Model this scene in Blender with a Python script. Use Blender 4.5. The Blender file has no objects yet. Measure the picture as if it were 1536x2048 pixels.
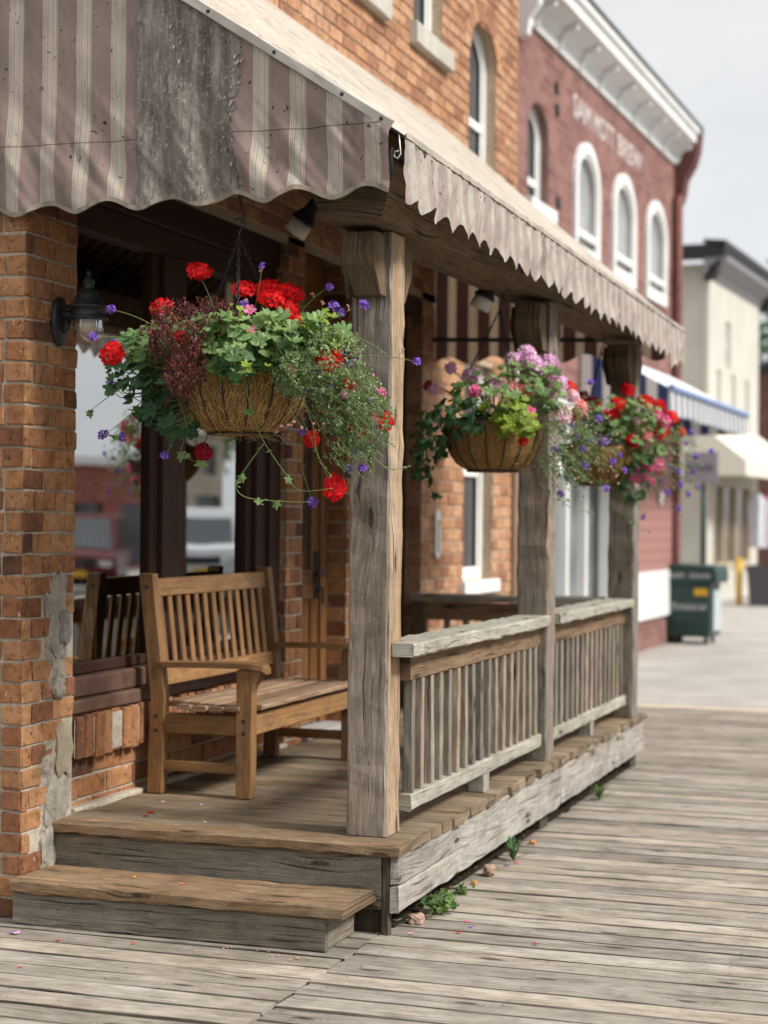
import bpy, math, random
from math import sin, cos, pi, radians, sqrt
from mathutils import Vector, Matrix, noise as mnoise

# ---------------------------------------------------------------- scene, camera, light
scene = bpy.context.scene
COL = scene.collection
PSI = radians(18.778)
cam_d = bpy.data.cameras.new("camera")
cam_d.sensor_fit = 'HORIZONTAL'; cam_d.sensor_width = 24.0
cam_d.lens = 24.0*3550/1536
cam_d.clip_start = 0.05; cam_d.clip_end = 2000
cam_d.dof.use_dof = True
cam_d.dof.focus_distance = 6.15
cam_d.dof.aperture_fstop = 1.8
cam_d.dof.aperture_blades = 9
cam = bpy.data.objects.new("camera", cam_d); COL.objects.link(cam)
cam.matrix_world = (Matrix.Translation((0, 0, 1.5)) @ Matrix.Rotation(PSI, 4, 'Z')
                    @ Matrix.Rotation(radians(90)+15/3550, 4, 'X') @ Matrix.Rotation(0.009, 4, 'Z'))
scene.camera = cam

SUN_EL = radians(43); SUN_AZ = radians(7)     # azimuth measured from +X towards -Y
w = bpy.data.worlds.new("World"); scene.world = w; w.use_nodes = True
wt = w.node_tree; wt.nodes.clear()
def wn(t, **k):
    n = wt.nodes.new(t)
    for a, b in k.items(): setattr(n, a, b)
    return n
sky = wn('ShaderNodeTexSky', sky_type='NISHITA', sun_disc=False, sun_elevation=SUN_EL,
         sun_rotation=radians(90)+SUN_AZ, altitude=100, air_density=1.0, dust_density=3.0, ozone_density=1.0)
hsv = wn('ShaderNodeHueSaturation'); hsv.inputs['Saturation'].default_value = 0.12
wt.links.new(sky.outputs[0], hsv.inputs['Color'])
tc = wn('ShaderNodeTexCoord'); mp = wn('ShaderNodeMapping'); mp.inputs['Scale'].default_value = (1, 1, 2.4)
wt.links.new(tc.outputs['Generated'], mp.inputs[0])
cn = wn('ShaderNodeTexNoise'); cn.inputs['Scale'].default_value = 2.2; cn.inputs['Detail'].default_value = 5
wt.links.new(mp.outputs[0], cn.inputs['Vector'])
cr = wn('ShaderNodeValToRGB')
cr.color_ramp.elements[0].position = 0.32; cr.color_ramp.elements[0].color = (4.7, 4.85, 5.05, 1)
cr.color_ramp.elements[1].position = 0.66; cr.color_ramp.elements[1].color = (6.3, 6.4, 6.5, 1)
wt.links.new(cn.outputs[0], cr.inputs[0])
# overcast deck is brighter near the horizon than overhead
sx = wn('ShaderNodeSeparateXYZ'); wt.links.new(tc.outputs['Generated'], sx.inputs[0])
mr = wn('ShaderNodeMapRange'); wt.links.new(sx.outputs[2], mr.inputs[0])
mr.inputs[1].default_value = 0.05; mr.inputs[2].default_value = 0.45
mr.inputs[3].default_value = 1.16; mr.inputs[4].default_value = 0.84
mr2 = wn('ShaderNodeMapRange'); wt.links.new(sx.outputs[2], mr2.inputs[0])      # overcast sky: the zenith is the brightest part
mr2.inputs[1].default_value = 0.34; mr2.inputs[2].default_value = 0.85; mr2.inputs[3].default_value = 1.0; mr2.inputs[4].default_value = 2.3
mul = wn('ShaderNodeMath', operation='MULTIPLY'); wt.links.new(mr.outputs[0], mul.inputs[0]); wt.links.new(mr2.outputs[0], mul.inputs[1])
mm = wn('ShaderNodeMix', data_type='RGBA', blend_type='MULTIPLY'); mm.inputs[0].default_value = 1.0
wt.links.new(cr.outputs[0], mm.inputs[6]); wt.links.new(mul.outputs[0], mm.inputs[7])
mx = wn('ShaderNodeMix', data_type='RGBA'); mx.inputs[0].default_value = 0.92
wt.links.new(hsv.outputs[0], mx.inputs[6]); wt.links.new(mm.outputs[2], mx.inputs[7])
bg = wn('ShaderNodeBackground'); bg.inputs['Strength'].default_value = 0.1
wt.links.new(mx.outputs[2], bg.inputs['Color'])
wo = wn('ShaderNodeOutputWorld'); wt.links.new(bg.outputs[0], wo.inputs[0])

sd = bpy.data.lights.new("sun", 'SUN'); sd.energy = 3.2; sd.angle = radians(12); sd.color = (1.0, 0.97, 0.925)
sun = bpy.data.objects.new("sun", sd); COL.objects.link(sun)
sdir = Vector((-cos(SUN_EL)*cos(SUN_AZ), cos(SUN_EL)*sin(SUN_AZ), -sin(SUN_EL)))
sun.rotation_euler = sdir.to_track_quat('-Z', 'Y').to_euler()
sun.location = (14, -2, 14)

vs = scene.view_settings
vs.view_transform = 'Standard'; vs.look = 'None'; vs.gamma = 1.0; vs.exposure = 0.52
vs.use_curve_mapping = False
scene.render.engine = 'CYCLES'
scene.cycles.max_bounces = 8; scene.cycles.diffuse_bounces = 4; scene.cycles.glossy_bounces = 4
scene.cycles.transparent_max_bounces = 8; scene.cycles.transmission_bounces = 4
scene.cycles.caustics_reflective = False; scene.cycles.caustics_refractive = False
scene.cycles.use_denoising = True
scene.cycles.sample_clamp_indirect = 6

R = random.Random(7)
def smooth(a, b, x):
    t = min(1, max(0, (x-a)/(b-a))); return t*t*(3-2*t)
def nz(x, y=0, z=0): return mnoise.noise(Vector((x, y, z)))
V = Vector

# ---------------------------------------------------------------- object helpers
WL = {}
def tag(o, label=None, cat=None, group=None, kind=None):
    if label: o['label'] = label
    if cat: o['category'] = cat
    if group: o['group'] = group
    if kind: o['kind'] = kind
    return o
def thing(name, loc, label, cat, group=None):
    o = bpy.data.objects.new(name, None); COL.objects.link(o)
    o.empty_display_size = 0.1
    o.location = loc; WL[o.name] = V(loc)
    return tag(o, label, cat, group)
def link(name, me, parent=None, loc=(0, 0, 0)):
    o = bpy.data.objects.new(name, me); COL.objects.link(o)
    loc = V(loc)
    if parent:
        o.parent = parent; o.location = loc-WL[parent.name]
    else:
        o.location = loc
    WL[o.name] = loc
    return o

class MB:
    def __init__(s): s.v = []; s.f = []; s.uv = []; s.t = []; s.m = []
    def face(s, idx, uvs=None, t=0.5, m=0):
        s.f.append(tuple(idx)); s.t.append(t); s.m.append(m)
        s.uv.extend(uvs if uvs else [(0, 0)]*len(idx))
    def quad(s, a, b, c, d, t=0.5, uvs=None, m=0):
        n = len(s.v); s.v += [tuple(a), tuple(b), tuple(c), tuple(d)]
        s.face((n, n+1, n+2, n+3), uvs, t, m)
    def poly(s, pts, t=0.5, uvs=None, m=0):
        n = len(s.v); s.v += [tuple(p) for p in pts]
        s.face(range(n, n+len(pts)), uvs, t, m)
    # chamfered timber swept from p0 to p1; W, T half-size vectors; worn edges by jitter
    def board(s, p0, p1, W, T, c=0.004, seg=1, jit=0.0, t=None, r=R, endjit=0.0, uvs=1.0):
        p0, p1, W, T = V(p0), V(p1), V(W), V(T)
        if t is None: t = r.random()
        L = (p1-p0).length; wl, tl = W.length, T.length
        wd, td = W/wl, T/tl
        c = min(c, wl*.6, tl*.6)
        prof = [(-wl, -tl+c), (-wl, tl-c), (-wl+c, tl), (wl-c, tl), (wl, tl-c), (wl, -tl+c), (wl-c, -tl), (-wl+c, -tl)]
        per = [0]
        for i in range(8):
            a, b = prof[i], prof[(i+1) % 8]; per.append(per[-1]+math.hypot(a[0]-b[0], a[1]-b[1]))
        ou, ov = r.uniform(0, 60), r.uniform(0, 60)
        base = len(s.v); ax = (p1-p0)/L
        for k in range(seg+1):
            q = p0+ax*(L*k/seg)
            for i, (a, b) in enumerate(prof):
                ja = r.gauss(0, jit) if jit else 0; jb = r.gauss(0, jit) if jit else 0
                je = r.gauss(0, endjit) if endjit and k in (0, seg) else 0
                s.v.append(tuple(q+wd*(a+ja)+td*(b+jb)+ax*je))
        for k in range(seg):
            u0, u1 = ou+L*k/seg, ou+L*(k+1)/seg
            for i in range(8):
                a = base+k*8+i; b = base+k*8+(i+1) % 8
                v0, v1 = ov+per[i], ov+per[i+1]
                s.face((a, a+8, b+8, b), [(u0, v0), (u1, v0), (u1, v1), (u0, v1)], t)
        for k, rev in ((0, False), (seg, True)):
            idx = [base+k*8+i for i in range(8)]
            uv = [(ou+7+prof[i][0]*.12, ov+9+prof[i][1]) for i in range(8)]
            if rev: idx.reverse(); uv.reverse()
            s.face(idx, uv, t*0.7)
    def box(s, x0, x1, y0, y1, z0, z1, ax=None, **k):
        d = [x1-x0, y1-y0, z1-z0]
        if ax is None: ax = d.index(max(d))
        cx, cy, cz = (x0+x1)/2, (y0+y1)/2, (z0+z1)/2
        if ax == 0: s.board((x0, cy, cz), (x1, cy, cz), (0, d[1]/2, 0), (0, 0, d[2]/2), **k)
        elif ax == 1: s.board((cx, y0, cz), (cx, y1, cz), (d[0]/2, 0, 0), (0, 0, d[2]/2), **k)
        else: s.board((cx, cy, z0), (cx, cy, z1), (d[0]/2, 0, 0), (0, d[1]/2, 0), **k)
    def tube(s, pts, rad, n=6, t=0.5, cap=True, closed=False):
        pts = [V(p) for p in pts]; m = len(pts)
        if not isinstance(rad, (list, tuple)): rad = [rad]*m
        base = len(s.v); L = 0
        up = None
        for i, p in enumerate(pts):
            if closed: d = pts[(i+1) % m]-pts[i-1]
            else: d = pts[min(i+1, m-1)]-pts[max(i-1, 0)]
            d.normalize()
            if up is None:
                up = V((0, 0, 1)) if abs(d.z) < .9 else V((1, 0, 0))
            a = d.cross(up)
            if a.length < 1e-6: a = d.orthogonal()
            a.normalize(); b = d.cross(a); up = -b if False else a.cross(d)
            for j in range(n):
                th = 2*pi*j/n
                s.v.append(tuple(p+(a*cos(th)+b*sin(th))*rad[i]))
        rng = m if closed else m-1
        for i in range(rng):
            i2 = (i+1) % m
            for j in range(n):
                j2 = (j+1) % n
                s.face((base+i*n+j, base+i*n+j2, base+i2*n+j2, base+i2*n+j), [(i*.1, j*.1), (i*.1, j*.1+.1), (i*.1+.1, j*.1+.1), (i*.1+.1, j*.1)], t)
        if cap and not closed:
            s.face([base+j for j in range(n)][::-1], None, t)
            s.face([base+(m-1)*n+j for j in range(n)], None, t)
    def lathe(s, prof, n=24, c=(0, 0, 0), t=0.5, M=None):
        base = len(s.v); c = V(c)
        for (r_, z_) in prof:
            for j in range(n):
                th = 2*pi*j/n; p = V((r_*cos(th), r_*sin(th), z_))
                if M: p = M @ p
                s.v.append(tuple(c+p))
        for i in range(len(prof)-1):
            for j in range(n):
                j2 = (j+1) % n
                s.face((base+i*n+j, base+i*n+j2, base+(i+1)*n+j2, base+(i+1)*n+j),
                       [(j/n, i*.1), ((j+1)/n, i*.1), ((j+1)/n, i*.1+.1), (j/n, i*.1+.1)], t)
    def grid(s, fn, nu, nv, uvf=None, t=0.5):
        base = len(s.v)
        for i in range(nu+1):
            for j in range(nv+1): s.v.append(tuple(fn(i/nu, j/nv)))
        for i in range(nu):
            for j in range(nv):
                q = [(i, j), (i+1, j), (i+1, j+1), (i, j+1)]
                s.face([base+a*(nv+1)+b for a, b in q], [uvf(a/nu, b/nv) if uvf else (a/nu, b/nv) for a, b in q], t)
    def prism(s, prof, p0, ex, ey, ez, t=0.5):   # prof in (ex,ey) plane, extruded by ez
        p0, ex, ey, ez = V(p0), V(ex), V(ey), V(ez); n = len(prof); b = len(s.v)
        ou, ov = R.uniform(0, 50), R.uniform(0, 50)
        for k in (0, 1):
            for (a, c) in prof: s.v.append(tuple(p0+ex*a+ey*c+ez*k))
        s.face([b+i for i in range(n)][::-1], [(ou+prof[i][1], ov+prof[i][0]) for i in range(n)][::-1], t)
        s.face([b+n+i for i in range(n)], [(ou+prof[i][1], ov+prof[i][0]+.3) for i in range(n)], t)
        per = 0; L = ez.length
        for i in range(n):
            j = (i+1) % n; d = math.hypot(prof[i][0]-prof[j][0], prof[i][1]-prof[j][1])
            s.face((b+i, b+j, b+n+j, b+n+i), [(ou+per, ov+1), (ou+per+d, ov+1), (ou+per+d, ov+1+L), (ou+per, ov+1+L)], t)
            per += d
    def mesh(s, name, mats, smooth_=False, off=(0, 0, 0)):
        me = bpy.data.meshes.new(name)
        o = V(off)
        me.from_pydata([(a[0]-o.x, a[1]-o.y, a[2]-o.z) for a in s.v], [], s.f)
        ul = me.uv_layers.new(name='UV')
        ul.data.foreach_set('uv', [c for p in s.uv for c in p])
        at = me.attributes.new('tint', 'FLOAT', 'FACE'); at.data.foreach_set('value', s.t)
        if not isinstance(mats, (list, tuple)): mats = [mats]
        for m in mats: me.materials.append(m)
        if len(mats) > 1: me.polygons.foreach_set('material_index', s.m)
        if smooth_: me.polygons.foreach_set('use_smooth', [True]*len(me.polygons))
        me.validate(); me.update()
        return me
    def build(s, name, mats, parent=None, smooth_=False, label=None, bevel=None, fixn=False):
        off = WL[parent.name] if parent else V((0, 0, 0))
        me = s.mesh(name, mats, smooth_, off)
        if fixn:
            import bmesh
            bm = bmesh.new(); bm.from_mesh(me); bmesh.ops.recalc_face_normals(bm, faces=bm.faces); bm.to_mesh(me); bm.free()
        o = link(name, me, parent, off)
        if label: o['label'] = label
        if bevel:
            md = o.modifiers.new('bevel', 'BEVEL'); md.width = bevel; md.segments = 2; md.limit_method = 'ANGLE'
        return o
def struct(o): o['kind'] = 'structure'; return o

# ---------------------------------------------------------------- material helpers
class NT:
    def __init__(s, name):
        s.mat = bpy.data.materials.new(name); s.mat.use_nodes = True
        s.nt = s.mat.node_tree; s.b = s.nt.nodes['Principled BSDF']; s.out = s.nt.nodes['Material Output']
    def set(s, sock, val):
        if isinstance(val, bpy.types.NodeSocket): s.nt.links.new(val, sock)
        elif val is not None:
            if isinstance(val, (tuple, list)) and len(val) == 3 and sock.type == 'RGBA': val = (*val, 1)
            sock.default_value = val
    def n(s, t, ins=None, **props):
        nd = s.nt.nodes.new(t)
        for k, v in props.items(): setattr(nd, k, v)
        for k, v in (ins or {}).items(): s.set(nd.inputs[k], v)
        return nd
    def math(s, op, a, b=None, c=None, clamp=False):
        nd = s.n('ShaderNodeMath', operation=op, use_clamp=clamp)
        s.set(nd.inputs[0], a)
        if b is not None: s.set(nd.inputs[1], b)
        if c is not None: s.set(nd.inputs[2], c)
        return nd.outputs[0]
    def mix(s, f, a, b, blend='MIX'):
        nd = s.n('ShaderNodeMix', data_type='RGBA', blend_type=blend)
        s.set(nd.inputs[0], f); s.set(nd.inputs[6], a); s.set(nd.inputs[7], b)
        return nd.outputs[2]
    def ramp(s, f, stops, interp='LINEAR'):
        nd = s.n('ShaderNodeValToRGB'); s.set(nd.inputs[0], f)
        e = nd.color_ramp; e.interpolation = interp
        while len(e.elements) < len(stops): e.elements.new(0.5)
        for el, (p, c) in zip(e.elements, stops):
            el.position = p; el.color = (*c, 1) if isinstance(c, (tuple, list)) else (c, c, c, 1)
        return nd.outputs[0]
    def noise(s, vec, scale, detail=4, rough=.55, dist=0, dim='3D'):
        nd = s.n('ShaderNodeTexNoise', {'Scale': scale, 'Detail': detail, 'Roughness': rough, 'Distortion': dist}, noise_dimensions=dim)
        s.set(nd.inputs['Vector'], vec); return nd.outputs[0]
    def voro(s, vec, scale, feat='F1', out=0, dim='2D'):
        nd = s.n('ShaderNodeTexVoronoi', {'Scale': scale}, feature=feat, voronoi_dimensions=dim); s.set(nd.inputs['Vector'], vec); return nd.outputs[out]
    def obj(s): return s.n('ShaderNodeTexCoord').outputs['Object']
    def geo(s): return s.n('ShaderNodeNewGeometry')
    def uv(s): return s.n('ShaderNodeUVMap', uv_map='UV').outputs[0]
    def attr(s, name='tint'): return s.n('ShaderNodeAttribute', attribute_name=name).outputs['Fac']
    def sep(s, v): return s.n('ShaderNodeSeparateXYZ', {0: v}).outputs
    def comb(s, x, y, z=0.0):
        nd = s.n('ShaderNodeCombineXYZ'); s.set(nd.inputs[0], x); s.set(nd.inputs[1], y); s.set(nd.inputs[2], z); return nd.outputs[0]
    def bump(s, h, strength=.3, dist=.01):
        return s.n('ShaderNodeBump', {'Height': h, 'Strength': strength, 'Distance': dist}).outputs[0]
    def fin(s, col, rough=.8, normal=None, metal=0, spec=.3):
        s.set(s.b.inputs['Base Color'], col); s.set(s.b.inputs['Roughness'], rough)
        s.b.inputs['Metallic'].default_value = metal; s.b.inputs['Specular IOR Level'].default_value = spec
        if normal is not None: s.set(s.b.inputs['Normal'], normal)
        return s.mat

def wood(name, stops, brown=None, brown_amt=0.0, moss=0.0, knots=1.0, rough=.85, dirt=.35, crack=.6, bump=.6, var=.22, spec=.15, mossc=(.13, .135, .06), speck=0.0):
    m = NT(name); u, v, _ = m.sep(m.uv()); P = m.obj(); t = m.attr()
    warp = m.noise(m.comb(m.math('MULTIPLY', u, 1.6), m.math('MULTIPLY', v, 9)), 1.0, 2)
    v1 = m.math('MULTIPLY_ADD', warp, .035, v)
    kd = m.voro(m.comb(m.math('MULTIPLY', u, 1.15), m.math('MULTIPLY', v, 4.2)), 1.0)
    kinf = m.n('ShaderNodeMapRange', {0: kd, 1: .02, 2: .42, 3: 1.0, 4: 0.0}, interpolation_type='SMOOTHERSTEP').outputs[0]
    v2 = m.math('MULTIPLY_ADD', kinf, .030*knots, v1)
    fine = m.noise(m.comb(m.math('MULTIPLY', u, 8), m.math('MULTIPLY', v2, 150)), 1.0, 3, .6)
    mid = m.noise(m.comb(m.math('MULTIPLY', u, 2.0), m.math('MULTIPLY', v2, 44)), 1.0, 5, .6, .3)
    big = m.noise(m.comb(m.math('MULTIPLY', u, 1.4), m.math('MULTIPLY', v, 7)), 1.0, 3)
    f = m.math('ADD', m.math('MULTIPLY', fine, .38), m.math('ADD', m.math('MULTIPLY', mid, .42), m.math('MULTIPLY', big, .28)))
    f = m.math('ADD', f, m.math('MULTIPLY', m.math('SUBTRACT', t, .5), .10))
    f = m.math('MULTIPLY_ADD', m.math('SUBTRACT', f, .54), 1.9, .5)
    col = m.ramp(f, stops)
    if brown:
        bn = m.noise(m.comb(m.math('MULTIPLY', u, .9), m.math('MULTIPLY', v, 4)), 1.0, 3)
        bm_ = m.n('ShaderNodeMapRange', {0: m.math('ADD', bn, m.math('MULTIPLY', t, .35)), 1: .52, 2: .92, 3: 0, 4: brown_amt}).outputs[0]
        col = m.mix(bm_, col, m.mix(1.0, m.ramp(f, [(0.1, tuple(c*.45 for c in brown)), (.9, brown)]), (1, 1, 1), 'MULTIPLY'))
    kr = m.math('MULTIPLY', m.math('GREATER_THAN', m.math('SINE', m.math('MULTIPLY', kd, 210.0)), .35), m.n('ShaderNodeMapRange', {0: kd, 1: .06, 2: .16, 3: .45*min(1, knots), 4: 0.0}).outputs[0])
    col = m.mix(kr, col, (.07, .05, .035))
    kn = m.n('ShaderNodeMapRange', {0: m.math('ADD', kd, m.math('MULTIPLY', m.math('SUBTRACT', mid, .5), .05)), 1: .030, 2: .058, 3: .9*min(1, knots), 4: 0.0}).outputs[0]
    col = m.mix(kn, col, (.045, .028, .016))
    ck = m.noise(m.comb(m.math('MULTIPLY', u, 2.3), m.math('MULTIPLY', v2, 90)), 1.0, 2, .4)
    ckm = m.n('ShaderNodeMapRange', {0: ck, 1: .30, 2: .37, 3: crack, 4: 0.0}).outputs[0]
    col = m.mix(ckm, col, (.025, .019, .014))
    bl = m.noise(m.comb(m.math('MULTIPLY', u, 9), m.math('MULTIPLY', v, 17)), 1.0, 7, .72)
    col = m.mix(1.0, col, m.ramp(bl, [(.30, 1-.5*dirt-.12), (.5, 1.0), (.68, 1.16)]), 'MULTIPLY')
    ds = m.noise(m.comb(m.math('MULTIPLY', u, 26), m.math('MULTIPLY', v, 60)), 1.0, 2, .5)
    col = m.mix(m.n('ShaderNodeMapRange', {0: ds, 1: .70, 2: .76, 3: 0, 4: crack*.8}).outputs[0], col, (.04, .030, .022))
    hl = m.noise(m.comb(m.math('MULTIPLY', u, 5), m.math('MULTIPLY', v2, 210)), 1.0, 1, .4)
    hlm = m.n('ShaderNodeMapRange', {0: hl, 1: .26, 2: .36, 3: crack*.75, 4: 0.0}).outputs[0]
    col = m.mix(hlm, col, (.035, .027, .020))
    dn = m.noise(P, 2.6, 5, .65)
    dm = m.n('ShaderNodeMapRange', {0: dn, 1: .46, 2: .78, 3: 0, 4: dirt}).outputs[0]
    col = m.mix(dm, col, (.075, .058, .042))
    if moss:
        mn = m.noise(P, 7.0, 6, .72)
        mmk = m.n('ShaderNodeMapRange', {0: mn, 1: .5, 2: .70, 3: 0, 4: moss}).outputs[0]
        col = m.mix(mmk, col, mossc)
    if speck:
        sp = m.noise(P, 95, 2, .5)
        spm = m.n('ShaderNodeMapRange', {0: sp, 1: .68, 2: .74, 3: 0, 4: speck}).outputs[0]
        col = m.mix(spm, col, (.5, .49, .42))
    col = m.mix(1.0, col, m.ramp(t, [(0, 1-var), (1, 1+var*.6)]), 'MULTIPLY')
    h = m.math('SUBTRACT', m.math('ADD', m.math('MULTIPLY', fine, .5), mid), m.math('MULTIPLY', ckm, 1.5))
    return m.fin(col, rough, m.bump(h, bump, .006), spec=spec)

def plain(name, col, rough=.5, var=.12, scale=14, metal=0, spec=.4, bump=.05, dirt=None, dirt_amt=0.0):
    m = NT(name); P = m.obj(); n = m.noise(P, scale, 5, .6)
    c = m.mix(1.0, col, m.ramp(n, [(.25, 1-var), (.75, 1+var)]), 'MULTIPLY')
    if dirt:
        d = m.noise(P, scale*.25, 6, .7)
        c = m.mix(m.n('ShaderNodeMapRange', {0: d, 1: .48, 2: .75, 3: 0, 4: dirt_amt}).outputs[0], c, dirt)
    return m.fin(c, rough, m.bump(m.noise(P, scale*4, 3), bump, .003), metal, spec)

def brick_mat(name, pal, dark=.45, speck=.5, soot=0.3):
    m = NT(name); P = m.obj(); t = m.attr()
    k = len(pal)
    col = m.ramp(t, [(i/(k-1), c) for i, c in enumerate(pal)])
    n1 = m.noise(P, 22, 5, .65); n2 = m.noise(P, 120, 3, .6); n3 = m.noise(P, 3.1, 4, .6)
    col = m.mix(1.0, col, m.ramp(n1, [(.28, .50), (.5, 1.0), (.75, 1.28)]), 'MULTIPLY')
    col = m.mix(m.n('ShaderNodeMapRange', {0: n3, 1: .52, 2: .78, 3: 0, 4: soot}).outputs[0], col, (.06, .038, .028))
    pit = m.noise(P, 62, 2, .5, .8)
    pm = m.n('ShaderNodeMapRange', {0: pit, 1: .635, 2: .69, 3: 0, 4: dark}).outputs[0]
    col = m.mix(pm, col, (.022, .016, .013))
    wp = m.noise(m.n('ShaderNodeMapping', {0: P, 3: (1, 1, .45)}).outputs[0], 55, 2, .5, .3)
    wm = m.n('ShaderNodeMapRange', {0: wp, 1: .715, 2: .745, 3: 0, 4: speck}).outputs[0]
    col = m.mix(wm, col, (.52, .48, .42))
    h = m.math('SUBTRACT', m.math('ADD', n1, m.math('MULTIPLY', n2, .4)), m.math('MULTIPLY', pm, 1.2))
    return m.fin(col, .9, m.bump(h, .55, .004), spec=.2)

M = {}
M['board_grey'] = wood('weathered_boardwalk_timber', [(0.05, (.155, .130, .103)), (.3, (.27, .237, .196)), (.6, (.39, .35, .297)), (.9, (.50, .457, .40))], brown=(.33, .23, .135), brown_amt=.42, moss=.2, mossc=(.21, .19, .12), dirt=.55, knots=1.0, var=.22)
M['board_edge'] = wood('grimy_board_edges', [(0.05, (.03, .025, .019)), (.4, (.08, .067, .052)), (.9, (.16, .138, .112))], knots=0, moss=.2, mossc=(.07, .07, .035))  # darker copy of the boardwalk wood, paints in the shade between planks
M['deck'] = wood('worn_porch_decking', [(0.05, (.06, .045, .03)), (.32, (.17, .128, .085)), (.6, (.27, .21, .145)), (.9, (.38, .31, .225))], brown=(.34, .20, .10), brown_amt=.4, moss=.32, mossc=(.16, .15, .085), dirt=.4)
M['nosing'] = wood('worn_step_timber', [(0.05, (.045, .03, .018)), (.32, (.15, .10, .06)), (.6, (.255, .178, .11)), (.9, (.34, .26, .175))], brown=(.30, .145, .055), brown_amt=.45, moss=.5, mossc=(.17, .16, .105), speck=.4, dirt=.55, crack=.9)
M['riser'] = wood('mossy_grey_riser', [(0.05, (.05, .043, .034)), (.32, (.15, .132, .105)), (.6, (.25, .222, .18)), (.9, (.36, .325, .275))], brown=(.2, .12, .06), brown_amt=.3, moss=.5, mossc=(.19, .185, .12), speck=.5, crack=.9)
M['fascia'] = wood('pale_weathered_fascia', [(0.05, (.11, .098, .084)), (.32, (.28, .258, .228)), (.6, (.40, .375, .34)), (.9, (.51, .485, .45))], brown=(.3, .22, .15), brown_amt=.3, moss=.3, mossc=(.19, .175, .11), dirt=.45, crack=.65)
M['post'] = wood('weathered_post_timber', [(0.05, (.055, .044, .035)), (.32, (.18, .152, .125)), (.6, (.325, .285, .243)), (.9, (.48, .435, .38))], brown=(.40, .23, .11), brown_amt=.4, moss=.3, mossc=(.22, .21, .15), crack=1.0, speck=.45, dirt=.5)
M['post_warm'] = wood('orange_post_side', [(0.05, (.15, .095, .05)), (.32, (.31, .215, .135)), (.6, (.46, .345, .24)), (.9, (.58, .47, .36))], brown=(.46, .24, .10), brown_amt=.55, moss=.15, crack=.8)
M['beam'] = wood('brown_beam_timber', [(0.05, (.038, .027, .018)), (.32, (.11, .078, .05)), (.6, (.19, .14, .09)), (.9, (.28, .215, .145))], brown=(.26, .14, .06), brown_amt=.35, crack=.9)
M['rail'] = wood('bleached_rail_timber', [(0.05, (.12, .11, .09)), (.32, (.29, .27, .23)), (.6, (.41, .385, .335)), (.9, (.53, .505, .455))], brown=(.3, .25, .13), brown_amt=.3, moss=.35, mossc=(.24, .225, .12))
M['rail_brown'] = wood('brown_subrail_timber', [(0.05, (.05, .03, .018)), (.32, (.15, .092, .052)), (.6, (.24, .155, .092)), (.9, (.32, .23, .15))], crack=.8, moss=.25, mossc=(.16, .15, .09))
M['baluster'] = wood('baluster_timber', [(0.05, (.085, .07, .056)), (.32, (.20, .172, .14)), (.6, (.31, .275, .23)), (.9, (.43, .395, .34))], brown=(.36, .20, .09), brown_amt=.35, moss=.45, mossc=(.22, .215, .14))
M['teak'] = wood('oiled_bench_teak', [(0.05, (.080, .037, .015)), (.32, (.195, .098, .038)), (.6, (.295, .155, .062)), (.9, (.40, .23, .10))], knots=.4, crack=.3, dirt=.4, rough=.55, spec=.3, bump=.3, var=.3)
M['teak_seat'] = wood('worn_bench_seat', [(0.05, (.10, .06, .035)), (.32, (.22, .135, .08)), (.6, (.33, .215, .14)), (.9, (.43, .31, .22))], knots=.3, crack=.3, dirt=.3, rough=.6, var=.2)
M['door_wood'] = wood('varnished_door_wood', [(0.05, (.06, .026, .010)), (.35, (.17, .078, .028)), (.6, (.26, .125, .045)), (.9, (.34, .18, .075))], knots=.2, crack=0, dirt=.1, rough=.35, spec=.5, bump=.1, var=.1)
M['frame_dark'] = plain('dark_brown_window_paint', (.048, .022, .014), .65, .2, spec=.2)
M['frame_brown'] = plain('brown_sill_paint', (.11, .058, .040), .5, .25, 8, dirt=(.22, .17, .13), dirt_amt=.5)
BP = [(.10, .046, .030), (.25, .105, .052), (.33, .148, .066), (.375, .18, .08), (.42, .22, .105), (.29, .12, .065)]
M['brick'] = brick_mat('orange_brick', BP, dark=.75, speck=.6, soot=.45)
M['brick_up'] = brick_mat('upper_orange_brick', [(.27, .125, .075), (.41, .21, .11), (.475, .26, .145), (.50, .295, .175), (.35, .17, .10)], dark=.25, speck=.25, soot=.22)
def mortar(name, c):
    m = NT(name); P = m.obj(); n = m.noise(P, 40, 6, .7); d = m.noise(P, 3.5, 5, .65)
    col = m.mix(1.0, c, m.ramp(n, [(.25, .6), (.5, 1), (.75, 1.25)]), 'MULTIPLY')
    col = m.mix(m.n('ShaderNodeMapRange', {0: d, 1: .5, 2: .75, 3: 0, 4: .5}).outputs[0], col, (.16, .13, .10))
    return m.fin(col, .95, m.bump(m.math('ADD', n, m.noise(P, 150, 3)), .8, .004), spec=.1)
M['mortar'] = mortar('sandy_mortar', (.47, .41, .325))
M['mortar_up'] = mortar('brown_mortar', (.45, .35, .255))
M['stone'] = (lambda m: m.fin(m.mix(m.n('ShaderNodeMapRange', {0: m.noise(m.obj(), 34, 5, .7), 1: .4, 2: .75}).outputs[0],
              m.ramp(m.noise(m.obj(), 9, 6, .7), [(.25, (.15, .135, .115)), (.5, (.37, .335, .28)), (.75, (.52, .475, .40))]), (.30, .27, .22)), .95,
              m.bump(m.noise(m.obj(), 26, 8, .72), 1.0, .012), spec=.1))(NT('grey_fieldstone'))
M['stone_dark'] = (lambda m: m.fin(m.ramp(m.noise(m.obj(), 30, 6, .7), [(.25, (.10, .092, .085)), (.5, (.23, .215, .20)), (.75, (.36, .34, .31))]), .9,
              m.bump(m.noise(m.obj(), 40, 8, .72), .9, .008), spec=.15))(NT('dark_fieldstone'))
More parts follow.
